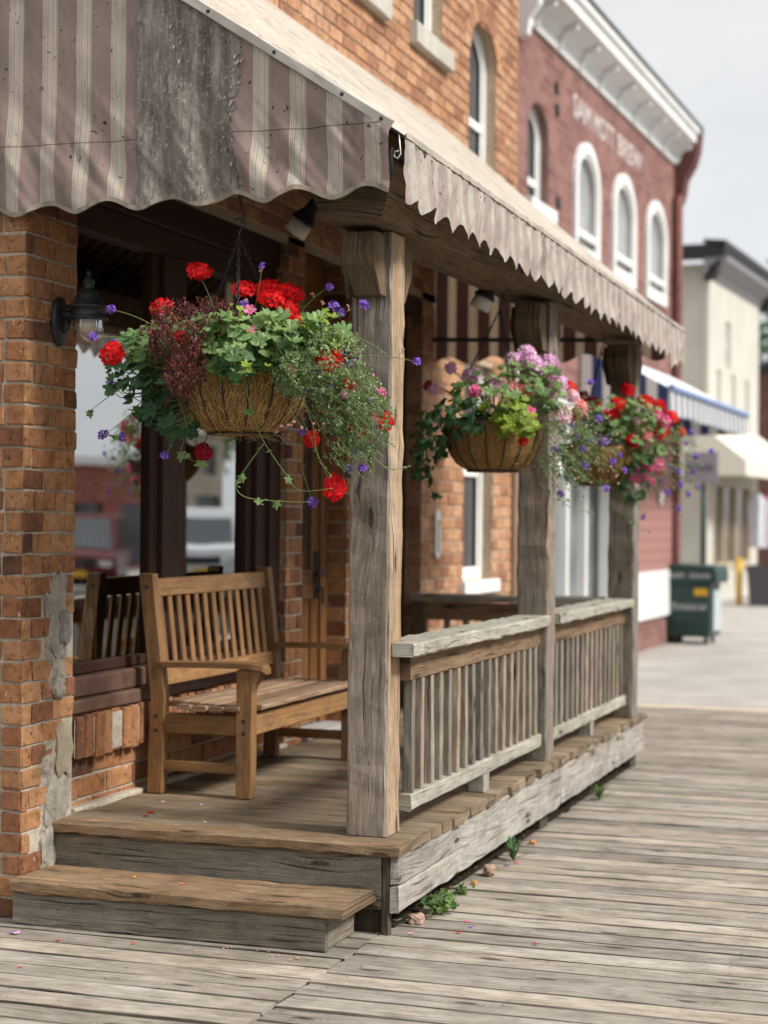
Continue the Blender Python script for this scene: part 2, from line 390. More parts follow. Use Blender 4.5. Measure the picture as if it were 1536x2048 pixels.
M['stone_tan'] = plain('tan_fieldstone', (.34, .285, .20), .95, .35, 16, bump=.8, dirt=(.17, .14, .10), dirt_amt=.7)
def rubble_core():
    m = NT('rubble_core'); P = m.obj(); a = m.noise(P, 11, 6, .7, .4); b = m.noise(P, 42, 6, .75); c = m.voro(P, 26, dim='3D')
    col = m.ramp(a, [(.30, (.15, .135, .115)), (.45, (.34, .305, .25)), (.55, (.46, .405, .325)), (.72, (.30, .275, .235))])
    col = m.mix(1.0, col, m.ramp(b, [(.28, .5), (.5, 1), (.72, 1.2)]), 'MULTIPLY')
    col = m.mix(m.n('ShaderNodeMapRange', {0: b, 1: .36, 2: .30, 3: 0, 4: .8}).outputs[0], col, (.05, .043, .035))
    return m.fin(col, .95, m.bump(m.math('ADD', m.math('MULTIPLY', a, 1.5), m.math('ADD', b, c)), 1.0, .012), spec=.1)
M['rubble_core'] = rubble_core()
M['limestone'] = plain('limestone_sill', (.48, .45, .39), .9, .2, 10, dirt=(.2, .17, .13), dirt_amt=.4)
M['white_paint'] = plain('white_frame_paint', (.74, .74, .72), .5, .06, 6, dirt=(.45, .43, .38), dirt_amt=.35)
M['black_metal'] = plain('black_cast_metal', (.016, .017, .018), .5, .3, 20, spec=.5, bump=.2)
M['chain'] = plain('dark_chain_steel', (.035, .037, .042), .45, .3, 30, metal=.6)
M['steel'] = plain('dull_steel', (.45, .44, .42), .4, .15, 20, metal=.7)
M['soil'] = plain('dark_soil', (.022, .017, .012), .95, .5, 40, bump=.8)
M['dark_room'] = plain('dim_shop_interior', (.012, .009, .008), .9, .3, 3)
M['green_paint'] = plain('dark_green_bin_paint', (.012, .040, .034), .45, .15, 8)
M['letter_white'] = plain('white_lettering', (.55, .56, .56), .6, .1)
M['yellow'] = plain('yellow_paint', (.62, .36, .02), .5, .12)
M['coir'] = (lambda m: m.fin(m.ramp(m.noise(m.n('ShaderNodeMapping', {0: m.obj(), 3: (1, 1, 1.4)}).outputs[0], 60, 6, .75, 1.6), [(.28, (.06, .03, .010)), (.5, (.27, .155, .055)), (.72, (.46, .30, .125))]), .95,
             m.bump(m.noise(m.obj(), 110, 5, .7, 2.0), 1.0, .006), spec=.1))(NT('coconut_coir'))
M['fiber'] = plain('coir_fibre', (.50, .32, .13), .8, .4, 40)
def leaf_mat(name, stops, trans=.35, rough=.5):
    m = NT(name); P = m.obj(); t = m.attr(); u, v, _ = m.sep(m.uv())
    n = m.noise(P, 26, 3)
    col = m.ramp(m.math('ADD', m.math('MULTIPLY', t, .75), m.math('MULTIPLY', m.math('SUBTRACT', n, .5), .6)), stops)
    m.set(m.b.inputs['Base Color'], col); m.b.inputs['Roughness'].default_value = rough; m.b.inputs['Specular IOR Level'].default_value = .35
    tr = m.n('ShaderNodeBsdfTranslucent', {0: m.mix(1.0, col, (1.2, 1.25, .55), 'MULTIPLY')})
    mx = m.n('ShaderNodeMixShader', {0: trans, 1: m.b.outputs[0], 2: tr.outputs[0]})
    m.nt.links.new(mx.outputs[0], m.out.inputs[0]); return m.mat
M['leaf'] = leaf_mat('geranium_leaf', [(0, (.055, .12, .036)), (.4, (.16, .265, .09)), (.75, (.30, .41, .155)), (1, (.42, .50, .17))])
M['leaf_dark'] = leaf_mat('ivy_leaf', [(0, (.030, .085, .034)), (.5, (.075, .17, .066)), (1, (.14, .26, .10))])
M['leaf_lime'] = leaf_mat('lime_leaf', [(0, (.16, .24, .03)), (.5, (.29, .38, .045)), (1, (.42, .50, .08))])
M['leaf_grey'] = leaf_mat('small_grey_leaf', [(0, (.10, .165, .075)), (.5, (.27, .36, .19)), (1, (.47, .54, .33))])
M['leaf_red'] = leaf_mat('burgundy_leaf', [(0, (.05, .014, .016)), (.5, (.17, .042, .038)), (1, (.36, .15, .09))], .2)
M['stem'] = leaf_mat('green_stem', [(0, (.12, .18, .05)), (1, (.25, .33, .10))], .15)
M['stem_dry'] = plain('dry_stem', (.34, .24, .14), .8, .2, 30)
def petal_mat(name, a, b, trans=.3):
    return leaf_mat(name, [(0, a), (1, b)], trans, .55)
def petal2(name, a, b, trans=.25):
    m = NT(name); t = m.attr(); col = m.ramp(t, [(0, a), (1, b)])
    m.set(m.b.inputs['Base Color'], col); m.b.inputs['Roughness'].default_value = .6; m.b.inputs['Specular IOR Level'].default_value = .2
    tr = m.n('ShaderNodeBsdfTranslucent', {0: col})
    mx = m.n('ShaderNodeMixShader', {0: trans, 1: m.b.outputs[0], 2: tr.outputs[0]})
    m.nt.links.new(mx.outputs[0], m.out.inputs[0]); return m.mat
M['p_red'] = petal2('scarlet_petal', (.50, .002, .006), (.85, .012, .012))
M['p_dred'] = petal2('crimson_petal', (.25, .003, .015), (.42, .006, .02))
M['p_pink'] = petal2('hot_pink_petal', (.66, .05, .22), (.85, .25, .42))
M['p_lilac'] = petal2('lilac_pink_petal', (.74, .36, .62), (.90, .64, .80))
M['p_peach'] = petal2('peach_petal', (.80, .26, .26), (.90, .45, .40))
M['p_pale'] = petal2('pale_pink_petal', (.75, .42, .50), (.88, .66, .70))
M['p_purple'] = petal2('violet_petal', (.05, .012, .22), (.34, .17, .66))
M['p_bud'] = petal2('pink_bud', (.45, .20, .19), (.75, .42, .40))
M['p_yellow'] = petal2('ochre_petal', (.62, .30, .02), (.75, .42, .05))
M['glass'] = None
def glass(name, tint=(.8, .82, .82), refl=.55, rough=.012, wob=.02):
    m = NT(name); P = m.obj()
    gl = m.n('ShaderNodeBsdfGlossy', {0: (.92, .94, .95), 1: rough})
    if wob: m.set(gl.inputs['Normal'], m.bump(m.noise(P, 1.6, 1), wob, .05))
    tr = m.n('ShaderNodeBsdfTransparent', {0: tint})
    lw = m.n('ShaderNodeLayerWeight', {0: .5})
    f = m.math('MULTIPLY_ADD', lw.outputs[0], .35, refl-.1)
    mx = m.n('ShaderNodeMixShader', {0: f, 1: tr.outputs[0], 2: gl.outputs[0]})
    m.nt.links.new(mx.outputs[0], m.out.inputs[0]); return m.mat
M['glass'] = glass('shop_window_glass', refl=.62)
M['glass_clear'] = glass('clear_globe_glass', (.93, .92, .88), .12, .03, 0)
M['bulb'] = plain('frosted_bulb', (.62, .56, .50), .5, .05)

def fabric(name, base, cream, line, green, period, faded=0.0, dirt=.3, mould=.5, trans=.15, phase=0.0, mould_edge=False, seam=None):
    m = NT(name); u, v, _ = m.sep(m.uv()); P = m.obj()
    p = m.math('FRACT', m.math('ADD', m.math('DIVIDE', u, period), phase))
    stops = [(0, base), (.56, cream), (.60, line), (.612, cream), (.645, line), (.655, cream), (.70, green), (.715, cream), (.80, cream), (.87, line), (.882, cream), (.955, line), (.967, cream), (.99, base)]
    # keep the stripe group centred: cream | thin lines | dotted middle | thin lines | cream
    col = m.ramp(p, stops, 'CONSTANT')
    dots = m.math('GREATER_THAN', m.math('FRACT', m.math('MULTIPLY', v, 90)), .5)
    weave = m.noise(m.comb(m.math('MULTIPLY', u, 900), m.math('MULTIPLY', v, 900)), 1.0, 2)
    n1 = m.noise(P, 4.2, 6, .68); n2 = m.noise(P, 1.4, 4, .6)
    if faded: col = m.mix(faded, col, m.mix(m.n('ShaderNodeMapRange', {0: n2, 1: .35, 2: .7}).outputs[0], tuple(x*.88 for x in base), cream))
    col = m.mix(1.0, col, m.ramp(n1, [(.3, .78), (.55, 1.0), (.75, 1.08)]), 'MULTIPLY')
    d = m.noise(m.n('ShaderNodeMapping', {0: P, 3: (3.5, 3.5, .8)}).outputs[0], 3.0, 6, .7)
    col = m.mix(m.n('ShaderNodeMapRange', {0: d, 1: .52, 2: .8, 3: 0, 4: dirt}).outputs[0], col, (.13, .10, .075))
    sp = m.noise(P, 42, 3, .6, .4); clus = m.noise(P, 5, 3, .6)
    if mould_edge:
        me_ = m.n('ShaderNodeMapRange', {0: v, 1: .0, 2: .07, 3: .30, 4: 0}).outputs[0]
        clus = m.math('ADD', clus, me_)
    th = m.math('ADD', m.math('MULTIPLY', clus, .30), sp)
    col = m.mix(m.n('ShaderNodeMapRange', {0: th, 1: .82, 2: .86, 3: 0, 4: mould}).outputs[0], col, (.035, .032, .026))
    if seam: col = m.mix(m.math('LESS_THAN', m.math('ABSOLUTE', m.math('SUBTRACT', v, m.math('MULTIPLY_ADD', n2, .008, seam-.004))), .0022), col, m.mix(1.0, col, (.45, .42, .40), 'MULTIPLY'))
    m.set(m.b.inputs['Base Color'], col); m.b.inputs['Roughness'].default_value = .85; m.b.inputs['Specular IOR Level'].default_value = .15
    m.set(m.b.inputs['Normal'], m.bump(m.math('ADD', weave, m.math('MULTIPLY', n1, .8)), .25, .003))
    tr = m.n('ShaderNodeBsdfTranslucent', {0: col})
    mx = m.n('ShaderNodeMixShader', {0: trans, 1: m.b.outputs[0], 2: tr.outputs[0]})
    m.nt.links.new(mx.outputs[0], m.out.inputs[0]); return m.mat
M['awn_side'] = fabric('mauve_striped_canvas', (.325, .240, .215), (.56, .49, .405), (.32, .20, .175), (.28, .31, .25), .141, dirt=.75, mould=.9, seam=2.868)
M['awn_front'] = fabric('faded_striped_canvas', (.43, .35, .315), (.56, .505, .435), (.41, .33, .29), (.41, .39, .34), .141, faded=.18, dirt=.8, mould=.95, mould_edge=True, trans=.22)
M['awn_top'] = fabric('bleached_canvas_top', (.44, .385, .32), (.50, .45, .38), (.38, .33, .27), (.38, .35, .30), .141, faded=.5, dirt=.95, mould=.85, trans=.02)
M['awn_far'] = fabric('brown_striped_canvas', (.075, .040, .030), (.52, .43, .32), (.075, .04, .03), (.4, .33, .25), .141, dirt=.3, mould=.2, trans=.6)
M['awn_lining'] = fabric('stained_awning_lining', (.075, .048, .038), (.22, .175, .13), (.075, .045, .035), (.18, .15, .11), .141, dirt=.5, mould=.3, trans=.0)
def peeled():
    m = NT('peeled_grey_vinyl'); P = m.obj()
    Q = m.n('ShaderNodeMapping', {0: P, 3: (4.2, 4.2, .55)}).outputs[0]
    a = m.noise(Q, 5, 6, .65); b = m.noise(P, 60, 5, .75, .6); c = m.noise(Q, 18, 6, .75, .5)
    col = m.ramp(a, [(.3, (.085, .070, .058)), (.5, (.18, .155, .132)), (.7, (.32, .285, .25))])
    col = m.mix(m.n('ShaderNodeMapRange', {0: c, 1: .52, 2: .62, 3: 0, 4: .7}).outputs[0], col, (.33, .30, .26))
    col = m.mix(m.n('ShaderNodeMapRange', {0: b, 1: .56, 2: .64, 3: 0, 4: .75}).outputs[0], col, (.42, .39, .35))
    col = m.mix(m.n('ShaderNodeMapRange', {0: b, 1: .42, 2: .34, 3: 0, 4: .6}).outputs[0], col, (.05, .045, .038))
    return m.fin(col, .9, m.bump(m.math('ADD', b, c), .6, .004), spec=.1)
M['peeled'] = peeled()
M['flake'] = plain('curled_vinyl_flake', (.30, .265, .23), .85, .4, 60)

# ================================================================ SETTING: ground
mb = MB(); mb.quad((-400, -300, -.17), (400, -300, -.17), (400, 700, -.17), (-400, 700, -.17), uvs=[(0, 0), (1, 0), (1, 1), (0, 1)])
struct(mb.build('ground', plain('earth_ground', (.10, .085, .065), .95, .4, 3, bump=.5)))
def concrete(name, c, cracks=.4):
    m = NT(name); P = m.obj(); n = m.noise(P, 1.3, 6, .65); f = m.noise(P, 60, 4, .7); st = m.noise(m.n('ShaderNodeMapping', {0: P, 3: (.5, .18, 1)}).outputs[0], 2.0, 5, .6)
    col = m.mix(1.0, c, m.ramp(n, [(.3, .78), (.7, 1.12)]), 'MULTIPLY')
    col = m.mix(1.0, col, m.ramp(f, [(.3, .85), (.7, 1.1)]), 'MULTIPLY')
    col = m.mix(m.n('ShaderNodeMapRange', {0: st, 1: .5, 2: .75, 3: 0, 4: cracks}).outputs[0], col, tuple(x*.55 for x in c))
    return m.fin(col, .9, m.bump(f, .4, .004), spec=.2)
M['concrete'] = concrete('pale_concrete', (.40, .37, .335))
mb = MB()
ys = [14.42, 19.0, 24.0, 30.0, 37.0, 46.0, 60.0, 90.0]
for a, b in zip(ys[:-1], ys[1:]):
    mb.box(-14, 1.6, a+.006, b-.006, -.16, .0, ax=0, c=.006)
struct(mb.build('pavement', M['concrete']))
mb = MB(); mb.quad((1.75, -60, -.14), (11.5, -60, -.14), (11.5, 300, -.14), (1.75, 300, -.14), uvs=[(0, 0), (1, 0), (1, 1), (0, 1)])
struct(mb.build('road', concrete('asphalt', (.055, .054, .053))))
mb = MB(); mb.box(1.6, 1.75, -60, 120, -.16, .0, ax=1, c=.01)
struct(mb.build('kerb', M['concrete']))
mb = MB(); mb.box(11.5, 26, -60, 120, -.16, .0, ax=1, c=.01)
struct(mb.build('far_pavement', M['concrete']))
mb = MB(); mb.box(-4.2, 1.58, 14.26, 14.42, -.12, .012, ax=0, c=.01, seg=12, jit=.002)
struct(mb.build('yellow_edging_strip', plain('faded_yellow_edge_paint', (.50, .42, .31), .8, .2, 5, dirt=(.40, .36, .31), dirt_amt=.8)))

# boardwalk: planks across the walking direction, in two runs that meet at a seam
mb = MB(); rb = random.Random(11)
y = 2.6
while y < 14.2:
    wd = rb.choice((.138, .142, .146, .15))
    if y+wd > 14.24: wd = 14.24-y
    if wd < .05: break
    dz = rb.gauss(0, .0022)
    x0 = -2.062+rb.gauss(0, .004)
    if y > 6.25: x0 = -2.075+rb.gauss(0, .010)
    if y > 10.89: x0 = -4.0
    g = rb.uniform(.0030, .0048)
    mb.board((x0, y+wd/2, -.022+dz), (1.55, y+wd/2, -.022-dz), (0, wd/2-g, 0), (0, 0, .022), c=.004, seg=18, jit=.0011, r=rb, endjit=.004)
    y += wd
y = 2.62
while y < 6.35:
    wd = rb.choice((.142, .148, .152)); dz = rb.gauss(0, .0025); g = rb.uniform(.0030, .0048)
    mb.board((-5.5, y+wd/2, -.022+dz), (-2.072+rb.gauss(0, .004), y+wd/2, -.022+rb.gauss(0, .002)), (0, wd/2-g, 0), (0, 0, .022), c=.004, seg=14, jit=.0011, r=rb, endjit=.004)
    y += wd
for q in range(len(mb.f)):      # shade of the gaps painted in: darker wood on sides and chamfers
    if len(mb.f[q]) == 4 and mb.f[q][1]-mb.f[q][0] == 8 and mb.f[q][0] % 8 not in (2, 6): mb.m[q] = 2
rn = random.Random(77)
for yy in [2.6+.145*i for i in range(60)]:
    for xj in (-3.3, -2.7, -2.14, -1.98, -1.4, -.8, -.2, .5):
        for dy in (-.035, .035):
            if rn.random() < .35: continue
            if yy > 6.0 and xj < -2: continue
            c = (xj+rn.gauss(0, .008), yy+dy+rn.gauss(0, .006), .0035); s_ = rn.uniform(.0028, .0045)
            mb.poly([(c[0]+s_*cos(q*pi/3), c[1]+s_*sin(q*pi/3), c[2]) for q in range(6)], rn.random(), m=1)
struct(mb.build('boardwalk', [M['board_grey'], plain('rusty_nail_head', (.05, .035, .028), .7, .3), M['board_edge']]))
# dark earth and litter in the slot under the porch fascia
mb = MB()
mb.grid(lambda a, b: (-2.16+b*.11, 6.2+a*4.7, .004+.016*abs(nz(a*70, b*9))*(1-b)), 200, 5)
rl = random.Random(5)
for i in range(420):
    yy = 6.2+4.7*rl.random()**1.2; xx = -2.08+rl.uniform(-.03, .075)*rl.random(); s_ = rl.uniform(.003, .010)
    a = rl.uniform(0, pi); q = V((xx, yy, .010+rl.uniform(0, .008))); e = V((cos(a), sin(a), rl.uniform(-.3, .3)))*s_; f_ = V((-sin(a), cos(a), rl.uniform(-.3, .3)))*s_*.6
    mb.quad(q-e, q-f_, q+e, q+f_, rl.random())
tag(mb.build('leaf_litter', (lambda m: m.fin(m.ramp(m.attr(), [(0, (.02, .016, .012)), (.5, (.035, .027, .018)), (.8, (.14, .10, .055)), (1, (.25, .20, .14))], ), .95, spec=.1))(NT('dark_litter'))),
    'dark soil and leaf litter in the gap under the porch fascia', 'litter', kind='stuff')

# ================================================================ masonry helpers
def xface(xf): return lambda u, z, d: (xf+d, u, z)
def yface(yf): return lambda u, z, d: (u, yf-d, z)
def arc_z(o, u):
    a, b, za, zb, rise = o; hw = (b-a)/2; k = (u-(a+b)/2)/hw
    return zb+rise*sqrt(max(0, 1-k*k))
def wall(mb, mp, u0, u1, z0, z1, ops=(), depth=.12, t=.5, m=0):
    us = sorted({u0, u1, *[o[0] for o in ops], *[o[1] for o in ops]}); zs = sorted({z0, z1, *[o[2] for o in ops], *[o[3]+o[4] for o in ops]})
    us = [a for a in us if u0 <= a <= u1]; zs = [a for a in zs if z0 <= a <= z1]
    for a, b in zip(us[:-1], us[1:]):
        for c, d in zip(zs[:-1], zs[1:]):
            cu, cz = (a+b)/2, (c+d)/2
            if any(o[0] < cu < o[1] and o[2] < cz < o[3]+o[4] for o in ops): continue
            mb.quad(mp(a, c, 0), mp(b, c, 0), mp(b, d, 0), mp(a, d, 0), t, [(a, c), (b, c), (b, d), (a, d)], m)
    for o in ops:
        a, b, za, zb, rise = o
        def rv(p, q): mb.quad(mp(*p, 0), mp(*q, 0), mp(*q, -depth), mp(*p, -depth), t, None, m)
        rv((a, za), (b, za)); rv((a, za), (a, zb)); rv((b, za), (b, zb))
        if rise <= 0: rv((a, zb), (b, zb)); continue
        N = 12
        pts = [(a+(b-a)*(1-cos(pi*i/N))/2,) for i in range(N+1)]
        pts = [(p[0], arc_z(o, p[0])) for p in pts]; pts[0] = (a, zb); pts[-1] = (b, zb)
        top = zb+rise
        for p, q in zip(pts[:-1], pts[1:]):
            rv(p, q)
            mb.quad(mp(*p, 0), mp(*q, 0), mp(q[0], top, 0), mp(p[0], top, 0), t, [p, q, (q[0], top), (p[0], top)], m)
def bricks(mb, mp, u0, u1, z0, z1, ops=(), bl=.205, ch=.08, mo=.012, proud=.008, r=R, m=1, skip=None, jit=.0015, header=0.0):
    k = 0; z = z0
    while z+ch*.6 <= z1:
        zt = min(z+ch-mo, z1); u = u0-(bl/2 if k % 2 else 0)-r.uniform(0, .02)
        zm = (z+zt)/2
        while u < u1:
            L = bl if r.random() > header else bl/2
            segs = [(max(u, u0), min(u+L-mo, u1))]
            for o in ops:
                if o[2]-.01 < zm < o[3]+o[4]:
                    if zm < o[3]: ba, bb = o[0], o[1]
                    else:
                        hw = (o[1]-o[0])/2*sqrt(max(0, 1-((z-o[3])/max(o[4], 1e-6))**2)) if z > o[3] else (o[1]-o[0])/2
                        c_ = (o[0]+o[1])/2; ba, bb = c_-hw, c_+hw
                    ns = []
                    for s0, s1 in segs:
                        if s1 <= ba or s0 >= bb: ns.append((s0, s1))
                        else:
                            if s0 < ba: ns.append((s0, ba))
                            if s1 > bb: ns.append((bb, s1))
                    segs = ns
            for s0, s1 in segs:
                if s1-s0 < .018: continue
                if skip and skip((s0+s1)/2, zm): continue
                brick(mb, mp, s0, s1, z, zt, proud, r, m, jit)
            u += L
        z += ch; k += 1
def brick(mb, mp, a, b, c, d, proud, r, m, jit, t=None):
    t = r.random() if t is None else t
    j = lambda: r.gauss(0, jit)
    p = proud+r.gauss(0, .0012); e = .0028
    B = [mp(a+j(), c+j(), -.001), mp(b+j(), c+j(), -.001), mp(b+j(), d+j(), -.001), mp(a+j(), d+j(), -.001)]
    Mi = [mp(a+j(), c+j(), p-e), mp(b+j(), c+j(), p-e), mp(b+j(), d+j(), p-e), mp(a+j(), d+j(), p-e)]
    Fr = [mp(a+e+j(), c+e+j(), p), mp(b-e+j(), c+e+j(), p), mp(b-e+j(), d-e+j(), p), mp(a+e+j(), d-e+j(), p)]
    n = len(mb.v); mb.v += B+Mi+Fr
    for base in (0, 4):
        for i in range(4):
            i2 = (i+1) % 4; mb.face((n+base+i, n+base+i2, n+base+4+i2, n+base+4+i), None, t, m)
    mb.face((n+8, n+9, n+10, n+11), None, t, m)
def lump(mb, c, rad, seed, amp=.25, nu=22, nv=14, t=.5, fr=2.2):
    c = V(c)
    def f(a, b):
        th, ph = 2*pi*a, pi*b; d = V((cos(th)*sin(ph), sin(th)*sin(ph), cos(ph)))
        k = 1+amp*nz(d.x*fr+seed, d.y*fr, d.z*fr)+amp*.4*nz(d.x*fr*3+seed, d.y*fr*3, d.z*fr*3)
        d = V([max(-.78, min(.78, x)) for x in d])*k
        return c+V((d.x*rad[0], d.y*rad[1], d.z*rad[2]))
    mb.grid(f, nu, nv, None, t)

# ================================================================ the orange brick shop
XF = -3.40
shop = thing('brick_shop', (XF, 8, 0), 'orange brick shop building behind the covered wooden porch', 'shop building')
rp = random.Random(21)
def in_patch(y, z):
    w1 = abs(y-(6.085+.03*sin(z*9)))
    if .93 < z < 1.30: return w1 < .085*min(1, (1.32-z)/.10)*min(1, .35+(z-.90)/.16)
    if .74 < z <= .93: return abs(y-6.09) < .03
    if .30 < z <= .74: return y > 6.13-(.74-z)*.44
    return z <= .30 and y > 5.945
mb = MB()
wall(mb, yface(5.83), -4.9, XF, 0, 3.7); wall(mb, xface(XF), 5.83, 6.215, 0, 3.7)
mb.quad((XF, 6.215, 0), (XF, 6.215, 3.7), (-3.6, 6.215, 3.7), (-3.6, 6.215, 0))
bricks(mb, yface(5.83), -4.7, XF-.001, .004, 3.65, r=rp, header=.5, jit=.0028)
bricks(mb, xface(XF), 5.8225, 6.215, .004, 3.65, r=rp, bl=.162, skip=in_patch, jit=.0028)
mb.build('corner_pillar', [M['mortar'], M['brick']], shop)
# broken patch where the rubble core of the pillar shows
mb = MB()
def patchpt(a, b, y0, y1, z0, z1, k):
    yy = y0+(y1-y0)*a; zz = z0+(z1-z0)*b
    e = min(1, 6*min(a, 1-a), 6*min(b, 1-b))
    return (XF-.004+((.013 if z0 > .5 or zz > .47 else .006)+.010*nz(yy*24, zz*24, k)+.005*nz(yy*70, zz*70, k))*e, yy, zz)
mb.grid(lambda a, b: patchpt(a, b, 5.985, 6.175, .76, 1.33, 1), 26, 60)
mb.grid(lambda a, b: patchpt(a, b, 5.94, 6.214, .02, .74, 4), 30, 70)
pm = mb.build('masonry_patch', M['rubble_core'], shop, True)
stones = [((XF+.004, 6.075, 1.12), (.015, .075, .17), 3, 'stone'), ((XF+.012, 6.115, 1.07), (.019, .050, .085), 9, 'stone_dark'),
          ((XF+.006, 6.01, 1.165), (.018, .035, .05), 14, 'stone'), ((XF+.008, 6.13, .60), (.018, .075, .12), 22, 'stone_tan'),
          ((XF-.006, 6.09, .41), (.028, .11, .11), 31, 'stone'), ((XF-.004, 6.02, .22), (.028, .07, .11), 41, 'stone'),
          ((XF-.004, 6.12, .13), (.024, .07, .10), 47, 'stone_tan'), ((XF+.012, 6.08, .84), (.018, .04, .05), 52, 'stone')]
for c, rd, sd_, mm_ in stones:
    mb = MB(); lump(mb, c, rd, sd_, .22 if mm_ == 'stone_tan' else .40, fr=1.7); mb.build('stone', M[mm_], pm)
# wall under the shop window
mb = MB(); wall(mb, xface(-3.432), 6.2, 8.46, 0, .72)
bricks(mb, xface(-3.432), 6.216, 8.45, .33-.04, .54, r=rp, bl=.235, ch=.088)
y = 6.222
while y < 8.42:        # soldier sill course
    L = .066+rp.uniform(-.003, .003); t = rp.random()
    zt, zb = .712+rp.gauss(0, .003), .540+rp.gauss(0, .004)
    mb2 = mb; n = len(mb.v)
    brick(mb, xface(-3.432), y, y+L, zb, zt, .048+rp.gauss(0, .003), rp, 1, .0015, t)
    y += .080
mb.quad((-3.432, 6.216, .705), (-3.392, 6.216, .700), (-3.392, 8.44, .700), (-3.432, 8.44, .705))
mb.quad((-3.39, 6.216, .552), (-3.39, 8.44, .552), (-3.39, 8.44, .70), (-3.39, 6.216, .70))
mb.box(-3.43, -3.385, 6.22, 8.45, .325, .352, c=.008, seg=20, jit=.003)
mb.build('sill_wall', [M['mortar'], M['brick']], shop)
# piers between window, door and far window
for (a, b) in ((8.44, 8.67), (9.345, 9.76)):
    mb = MB()
    wall(mb, xface(XF), a, b, .2, 2.95); wall(mb, yface(a), -3.6, XF, .2, 2.95)
    mb.quad((XF, b, .2), (-3.6, b, .2), (-3.6, b, 2.95), (XF, b, 2.95))
    bricks(mb, xface(XF), a-.008, b, .29, 2.92, r=rp, bl=.16); bricks(mb, yface(a), -3.59, XF-.001, .29, 2.92, r=rp, bl=.19)
    mb.build('door_pier', [M['mortar'], M['brick']], shop)
# far part of the ground floor, beyond the porch
LOW = (11.66, 12.42, 1.08, 2.6, 0.0)
mb = MB()
wall(mb, xface(XF), 10.72, 13.05, 0, 2.95, [LOW], .14); wall(mb, yface(10.72), -3.6, XF, 0, 2.95)
bricks(mb, xface(XF), 10.712, 13.05, .004, 2.92, [LOW], r=rp); bricks(mb, yface(10.72), -3.6, XF-.001, .004, 2.92, r=rp, bl=.14)
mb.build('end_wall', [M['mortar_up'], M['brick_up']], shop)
# upper storey
UP = [(9.18, 9.80, 4.58, 6.0, .3), (10.46, 11.08, 4.58, 6.0, .3), (11.72, 12.42, 3.90, 4.74, .27)]
mb = MB(); wall(mb, xface(XF), 5.83, 13.05, 2.9, 8.2, UP, .15); wall(mb, yface(5.83), -9, XF, 3.7, 8.2)
mb.quad((-9, 5.83, 8.2), (XF, 5.83, 8.2), (XF, 13.05, 8.2), (-9, 13.05, 8.2))
bricks(mb, xface(XF), 5.83, 13.05, 2.95, 8.15, UP, r=rp, ch=.078)
for o in UP:       # brick arch ring
    c_ = (o[0]+o[1])/2; hw = (o[1]-o[0])/2
    for i in range(11):
        a0, a1 = pi*(i+.06)/11, pi*(i+.94)/11
        P4 = [(c_+(hw+d)*cos(a), o[3]+(o[4]+d)*sin(a)) for d, a in ((.0, a0), (.14, a0), (.14, a1), (.0, a1))]
        t = rp.random()
        fr = [mb_ for mb_ in [(XF+.016, *p) for p in P4]]
        mb.poly(fr, t, m=1)
        for k in range(4):
            p, q = P4[k], P4[(k+1) % 4]
            mb.quad((XF, *p), (XF, *q), (XF+.016, *q), (XF+.016, *p), t, m=1)
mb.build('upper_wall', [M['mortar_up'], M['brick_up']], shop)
def sash(parent, mp, o, depth, fw=.055, name='upper_window', mat='white_paint', bar=None, proud=0.05, pane='pane_up'):
    a, b, za, zb, rise = o; mb = MB(); N = 12; d0 = -depth; d1 = -depth+proud
    def arcpts(inset):
        c_ = (a+b)/2; hw = (b-a)/2-inset; rr = rise-inset if rise > 0 else 0
        pts = [(a+inset, za+inset)]
        if rise > 0: pts += [(c_-hw*cos(pi*i/N), zb+rr*sin(pi*i/N)) for i in range(N+1)]
        else: pts += [(a+inset, zb-inset), (b-inset, zb-inset)]
        pts.append((b-inset, za+inset)); return pts
    o_, i_ = arcpts(0), arcpts(fw); n = len(o_)
    for k in range(n):
        k2 = (k+1) % n
        mb.quad(mp(*o_[k], d1), mp(*o_[k2], d1), mp(*i_[k2], d1), mp(*i_[k], d1))
        mb.quad(mp(*i_[k], d1), mp(*i_[k2], d1), mp(*i_[k2], d0), mp(*i_[k], d0))
        mb.quad(mp(*o_[k], d1), mp(*o_[k2], d1), mp(*o_[k2], d0), mp(*o_[k], d0))
    def bx(u0, u1, z0, z1, e0, e1):
        c8 = [mp(u, z, e) for e in (e0, e1) for z in (z0, z1) for u in (u0, u1)]
        for f in ((4, 5, 7, 6), (0, 1, 5, 4), (2, 3, 7, 6), (0, 2, 6, 4), (1, 3, 7, 5)): mb.quad(*[c8[i] for i in f])
    zm = bar if bar else (za+zb)/2
    bx(a+fw, b-fw, zm-.03, zm+.03, d0, d1-.012)
    i2 = arcpts(fw+.035)
    for k in range(n):
        k2 = (k+1) % n
        mb.quad(mp(*i_[k], d1-.018), mp(*i_[k2], d1-.018), mp(*i2[k2], d1-.018), mp(*i2[k], d1-.018))
    fr = mb.build(name, M[mat], parent, fixn=True)
    g = MB(); g.poly([mp(*p, d0+.012) for p in i_]); g.build('pane', M[pane], fr)
    return fr
M['pane_up'] = (lambda m: m.fin((.06, .065, .07), .08, spec=.9))(NT('dark_sash_glass'))
M['pane_pale'] = plain('curtained_pale_pane', (.36, .37, .37), .15, .25, 3, spec=.8)
for o in UP: sash(shop, xface(XF), o, .12)
sash(shop, xface(XF), LOW, .12, name='ground_window')
for (a, b, z) in ((9.10, 9.90, 4.44), (10.38, 11.18, 4.44), (11.66, 12.5, 3.77)):
    mb = MB(); mb.box(XF-.1, XF+.06, a, b, z, z+.135, ax=1, c=.008, seg=4, jit=.002); mb.build('stone_sill', M['limestone'], shop)
